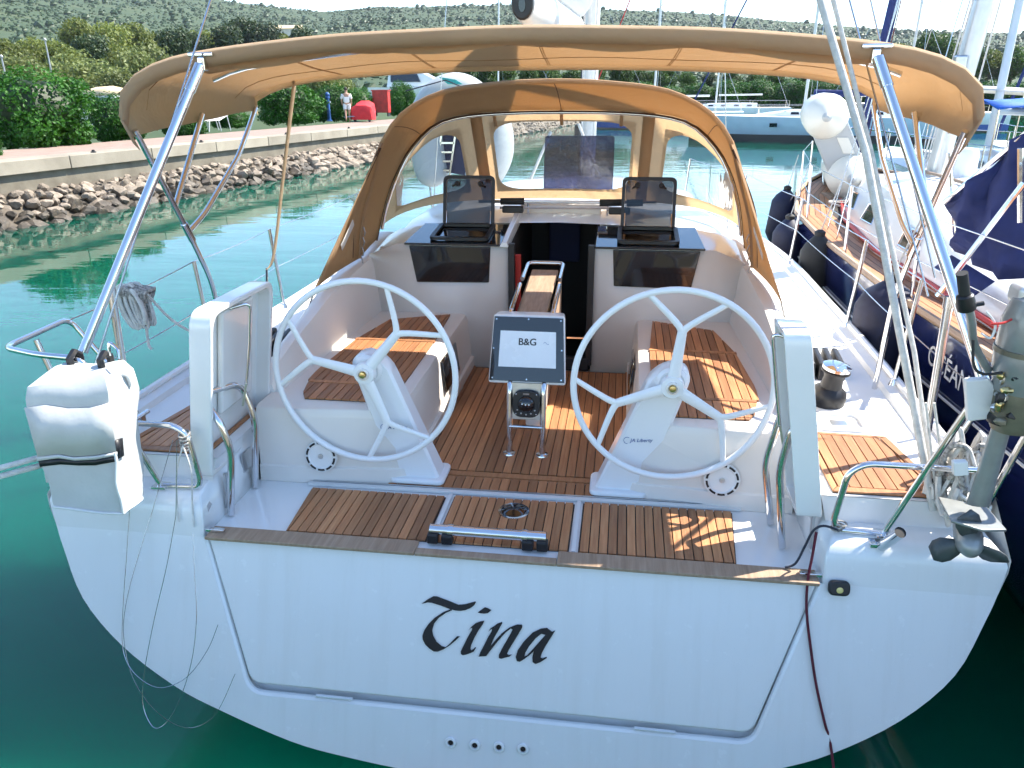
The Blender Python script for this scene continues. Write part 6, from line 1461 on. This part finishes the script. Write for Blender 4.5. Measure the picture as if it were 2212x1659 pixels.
# red brown line over the transom and cord lashing on the rail
rl = thing('red_line', 'thin dark red rope hanging down the right of the transom', 'rope', (1.36, 2.78, 1.0))
pts = [(1762, 1148), (1754, 1195), (1743, 1255), (1741, 1320), (1750, 1400), (1762, 1480), (1780, 1560), (1795, 1623)]
tube('line', spline([tpx(x, y, .012) for x, y in pts]+[V((1.42, 2.2, -.05))], 5), .0055, 'rope_red', rl, 6)
gc = thing('looped_rope', 'thin grey cord looped at the foot of the right stern rail', 'rope', (1.33, 2.85, 1.05))
tube('cord_run', spline([V((1.40, 2.88, 1.06)), V((1.34, 2.87, 1.08)), V((1.30, 2.86, 1.06)), V((1.28, 2.87, .98)), V((1.25, 2.86, .90)), V((1.21, 2.86, .875))], 6), .005, 'rope_dark', gc, 6)
for k in range(3): MB().tube([V((1.40+.008*k, 2.90, 1.055+.012*k))+V((.022*math.cos(u), .022*math.sin(u), 0)) for u in [2*math.pi*j/10 for j in range(10)]], .004, 5, True).build('turn', 'rope_grey', gc)
# clear fishing line loops trailing from the port rail
fl_ = thing('fishing_line', 'thin clear line hanging in loops from the left stern rail', 'line', (-1.5, 2.8, 1.3))
def fline(pts, off=.03): return spline([tpx(x, y, off) for x, y in pts], 6)
MB().tube([V((-1.66, 2.86, 1.36))]+fline([(288, 1110), (282, 1200), (274, 1320), (275, 1400), (300, 1450), (352, 1480), (410, 1458), (455, 1400), (478, 1345)]), .0016, 4).build('loop', 'wire', fl_)
MB().tube([V((-1.46, 2.86, 1.30))]+fline([(335, 1110), (310, 1190), (283, 1290), (276, 1370), (296, 1460), (345, 1530), (410, 1566), (470, 1540), (515, 1450)]), .0016, 4).build('loop', 'wire', fl_)
MB().tube([V((-1.44, 2.86, 1.30))]+fline([(388, 1110), (368, 1220), (340, 1340), (320, 1450), (318, 1520), (345, 1567), (385, 1530), (420, 1430), (432, 1330), (428, 1240), (424, 1150)]), .0018, 4).build('loop', 'wire', fl_)
# lashing on the port rail
ls = thing('rail_lashing', 'short white lashing cords tied to the left stern rail bend', 'rope', (-1.42, 2.9, 1.3))
for k in range(5): MB().tube([V((-1.425, 2.90, 1.25+.016*k))+V((.024*math.cos(u), .024*math.sin(u), .008*math.sin(u))) for u in [2*math.pi*j/10 for j in range(10)]], .005, 5, True).build('turn', 'rope_grey', ls)
for x, z in ((-1.46, 1.0), (-1.39, .98)): tube('end', spline([V((-1.425, 2.875, 1.27)), V((x, 2.85, 1.15)), V((x-.01, 2.83, z+.02)), V((x, 2.80, z-.08))], 5), .004, 'rope_white', ls, 5)
# ================================================================== outboard motor on its bracket
ob = thing('outboard_motor', 'grey outboard motor clamped to the right stern rail with its propeller raised', 'outboard motor', (1.82, 2.72, 1.2))
YO = 2.70
def op(x, y, dy=0): return at(x, y, Y=YO+dy)
cc_ = op(2222, 765); ax = (op(2245, 690)-op(2190, 905)).normalized()
MB().lathe([(.04, -.15), (.085, -.13), (.10, -.05), (.105, 0), (.10, .015), (.105, .03), (.103, .12), (.085, .19), (.045, .22), (.01, .225)], cc_, ax, 28).build('cowling', 'motor_grey', ob)
MB().lathe([(.108, .005), (.108, .022)], cc_, ax, 28).build('cowling_seam', 'motor_olive', ob)
MB().lathe([(.082, -.13), (.078, -.24), (.06, -.28)], cc_, ax, 22).build('lower_cowl', 'motor_olive', ob)
MB().box(cc_+V((-.02, .03, .20)), (.12, .10, .07)).build('recoil_housing', 'aluminium', ob, bevel=.02)
a, b = op(2170, 900), op(2118, 1095); th = (b-a)
x_, z_ = frame(th, V((0, 1, 0)))
rg = []
for t, w_ in ((0, .030), (.3, .034), (.7, .038), (1, .042)):
    c = a.lerp(b, t); rg.append([c+V((w_*math.cos(u), .022*math.sin(u)+(.02*t), 0)) for u in [2*math.pi*k/14 for k in range(14)]])
MB().loft(rg).build('drive_leg', 'motor_grey', ob)
MB().lathe([(.055, -.015), (.058, 0), (.055, .02)], a, th.normalized(), 18).build('leg_collar', 'black_plastic', ob)
pc_ = op(2100, 1122); MB().prism([pc_+V((-.10, -.06, .015)), pc_+V((.0, -.09, 0)), pc_+V((.10, -.05, -.015)), pc_+V((.10, .12, -.015)), pc_+V((-.08, .12, .015))], (0, 0, .010)).build('cavitation_plate', 'motor_grey', ob, bevel=.003)
hb_ = op(2092, 1162); pd = V((-.25, -1, -.15)).normalized()
MB().lathe([(.02, -.17), (.045, -.12), (.05, 0), (.045, .05), (.03, .08), (.01, .09)], hb_, pd, 18).build('gear_case', 'motor_grey', ob)
MB().prism([op(2105, 1170), op(2125, 1165), op(2120, 1200)], (0, .02, 0)).build('skeg', 'motor_grey', ob)
pu, pv = frame(pd)
for k, an in enumerate((R(-25), R(95), R(215))):
    e1 = CR*math.cos(an)+CU*math.sin(an); e1 = (e1-pd*e1.dot(pd)).normalized(); e2 = pd.cross(e1)
    bl = []
    for t, wl, wr, tw in ((.02, -.012, .012, .0), (.05, -.03, .03, .012), (.085, -.042, .042, .018), (.115, -.036, .040, .02), (.138, -.012, .022, .02)):
        bl.append([hb_+e1*t+e2*wl+pd*(.03-tw), hb_+e1*t+e2*(wl+wr)/2+pd*.034, hb_+e1*t+e2*wr+pd*(.03+tw)])
    MB().loft(bl, closed=False).build('propeller_blade', 'motor_blade', ob, solid=.006)
# bracket plates and clamps
MB().prism([op(2088, 822), op(2138, 818), op(2152, 835), op(2150, 905), op(2092, 912)], (0, .035, 0)).build('bracket_pad', 'fender_white', ob, bevel=.008)
MB().prism([op(2150, 830, .01), op(2172, 822, .01), op(2172, 900, .01), op(2152, 905, .01)], (0, .05, 0)).build('clamp', 'motor_grey', ob, bevel=.006)
MB().prism([op(2060, 1000), op(2092, 998), op(2094, 1028), op(2062, 1030)], (0, .03, 0)).build('lower_bracket', 'fender_white', ob, bevel=.005)
for p_, q_ in (((2150, 850), (2195, 880)), ((2148, 880), (2190, 905))): tube('clamp_screw', [op(*p_, -.02), op(*q_, -.02)], .008, 'steel_dull', ob, 8)
# tiller with twist grip
tp_ = [op(2135, 800, .02), op(2105, 745, -.02), op(2098, 690, -.06), op(2090, 655, -.08)]
tube('tiller_arm', spline(tp_, 6), .014, 'motor_grey', ob, 10)
tube('twist_grip', [op(2086, 655, -.08), op(2078, 590, -.1)], .018, 'black_rubber', ob, 12)
MB().lathe([(.028, 0), (.03, .015), (.026, .05), (.02, .055)], op(2088, 668, -.08), op(2078, 590, -.1)-op(2088, 668, -.08), 16).build('throttle_collar', 'black_plastic', ob)
tube('shift_lever', [op(2095, 660, -.09), op(2125, 655, -.09)], .008, 'black_plastic', ob, 8)
tube('throttle_cable', spline([op(2130, 672, -.05), op(2150, 700, -.05), op(2140, 730, -.05), op(2120, 720, -.05)], 5), .004, 'fender_white', ob, 6)
tube('fuel_hose', spline([op(2102, 735, -.05), op(2104, 790, -.06), op(2125, 808, -.06), op(2165, 805, -.06)], 6), .005, 'black_rubber', ob, 6)
tube('stop_cord', spline([op(2140, 700, -.06), op(2165, 698, -.06), op(2185, 690, -.04)], 5), .004, 'red_paint', ob, 6)
for k in range(22): random.seed(k+3); p_ = op(random.uniform(2148, 2205), random.uniform(800, 915), -.05+random.uniform(-.02, .03)); MB().ell(p_, (random.uniform(.010, .024), .014, random.uniform(.012, .03)), 8, 6, None, .5, 3, k).build('engine_fitting', random.choice(['black_plastic', 'motor_olive', 'steel_dull', 'brass']), ob)
# rod holder beside it
rh = thing('rod_holder', 'open steel rod holder tube clamped to the right stern rail', 'rod holder', (1.6, 2.86, 1.05))
a, b = at(1905, 1180, Y=2.84), at(1945, 1150, Y=2.74)
MB().tube([a, b], .022, 16, caps=False).build('tube', 'steel', rh); MB().lathe([(.0205, -.01), (.0205, -.005)], b, b-a, 16).build('bore', 'black_rubber', rh); MB().box(a+V((-.02, .02, 0)), (.05, .05, .02)).build('clamp', 'steel', rh, bevel=.004)  # bore is a disc coloured black for the dark inside the tube
# heap of white sheets at the starboard quarter
hp_ = thing('rope_heap', 'tangled heap of white ropes at the right quarter below the backstay', 'rope', (1.82, 3.0, 1.15)); random.seed(21)
for k in range(16):
    c = V((1.86+random.uniform(-.05, .07), 3.02+random.uniform(-.1, .14), 1.16+random.uniform(.0, .22))); pts = []
    for j in range(9): u = 2*math.pi*j/9; pts.append(c+V((random.uniform(.03, .06)*math.cos(u), random.uniform(.03, .07)*math.sin(u), random.uniform(-.09, .09)+.07*math.cos(u*1+k))))
    MB().tube(spline(pts, 3, True), random.choice((.008, .010, .012)), 6, True).build('loop', random.choice(['rope_white', 'rope_white', 'rope_grey']), hp_)
for x0, x1 in ((2000, 2030), (2018, 2052)): tube('fall', [at(x0, 870, Y=3.0), at(x1, 1130, Y=3.0)], .0055, 'rope_white', hp_, 6)
tube('block', [V((1.80, 3.02, 1.13)), V((1.80, 3.02, 1.24))], .022, 'black_plastic', hp_, 10)
# pale blue rudder under the stern
rdd = MB().prism([V((.98, 2.95, -.9)), V((1.02, 3.4, -.9)), V((1.05, 3.4, .0)), V((1.0, 2.9, .0))], (.05, 0, 0)); rdd.build('rudder', 'hull_pale_blue', yacht, bevel=.02)
# ================================================================== air
mt = bpy.data.materials.new('haze_air'); mt.use_nodes = True; n = mt.node_tree.nodes; l = mt.node_tree.links
n.remove(n['Principled BSDF']); pv_ = n.new('ShaderNodeVolumePrincipled'); pv_.inputs['Color'].default_value = (.80, .88, 1.0, 1); pv_.inputs['Density'].default_value = .00010; pv_.inputs['Anisotropy'].default_value = .2
l.new(pv_.outputs[0], n['Material Output'].inputs['Volume']); MATS['haze_air'] = mt
tagp(MB().box((0, 560, 70), (1600, 1260, 160)).build('haze', 'haze_air', None, smooth=False), None, None, None, 'stuff')
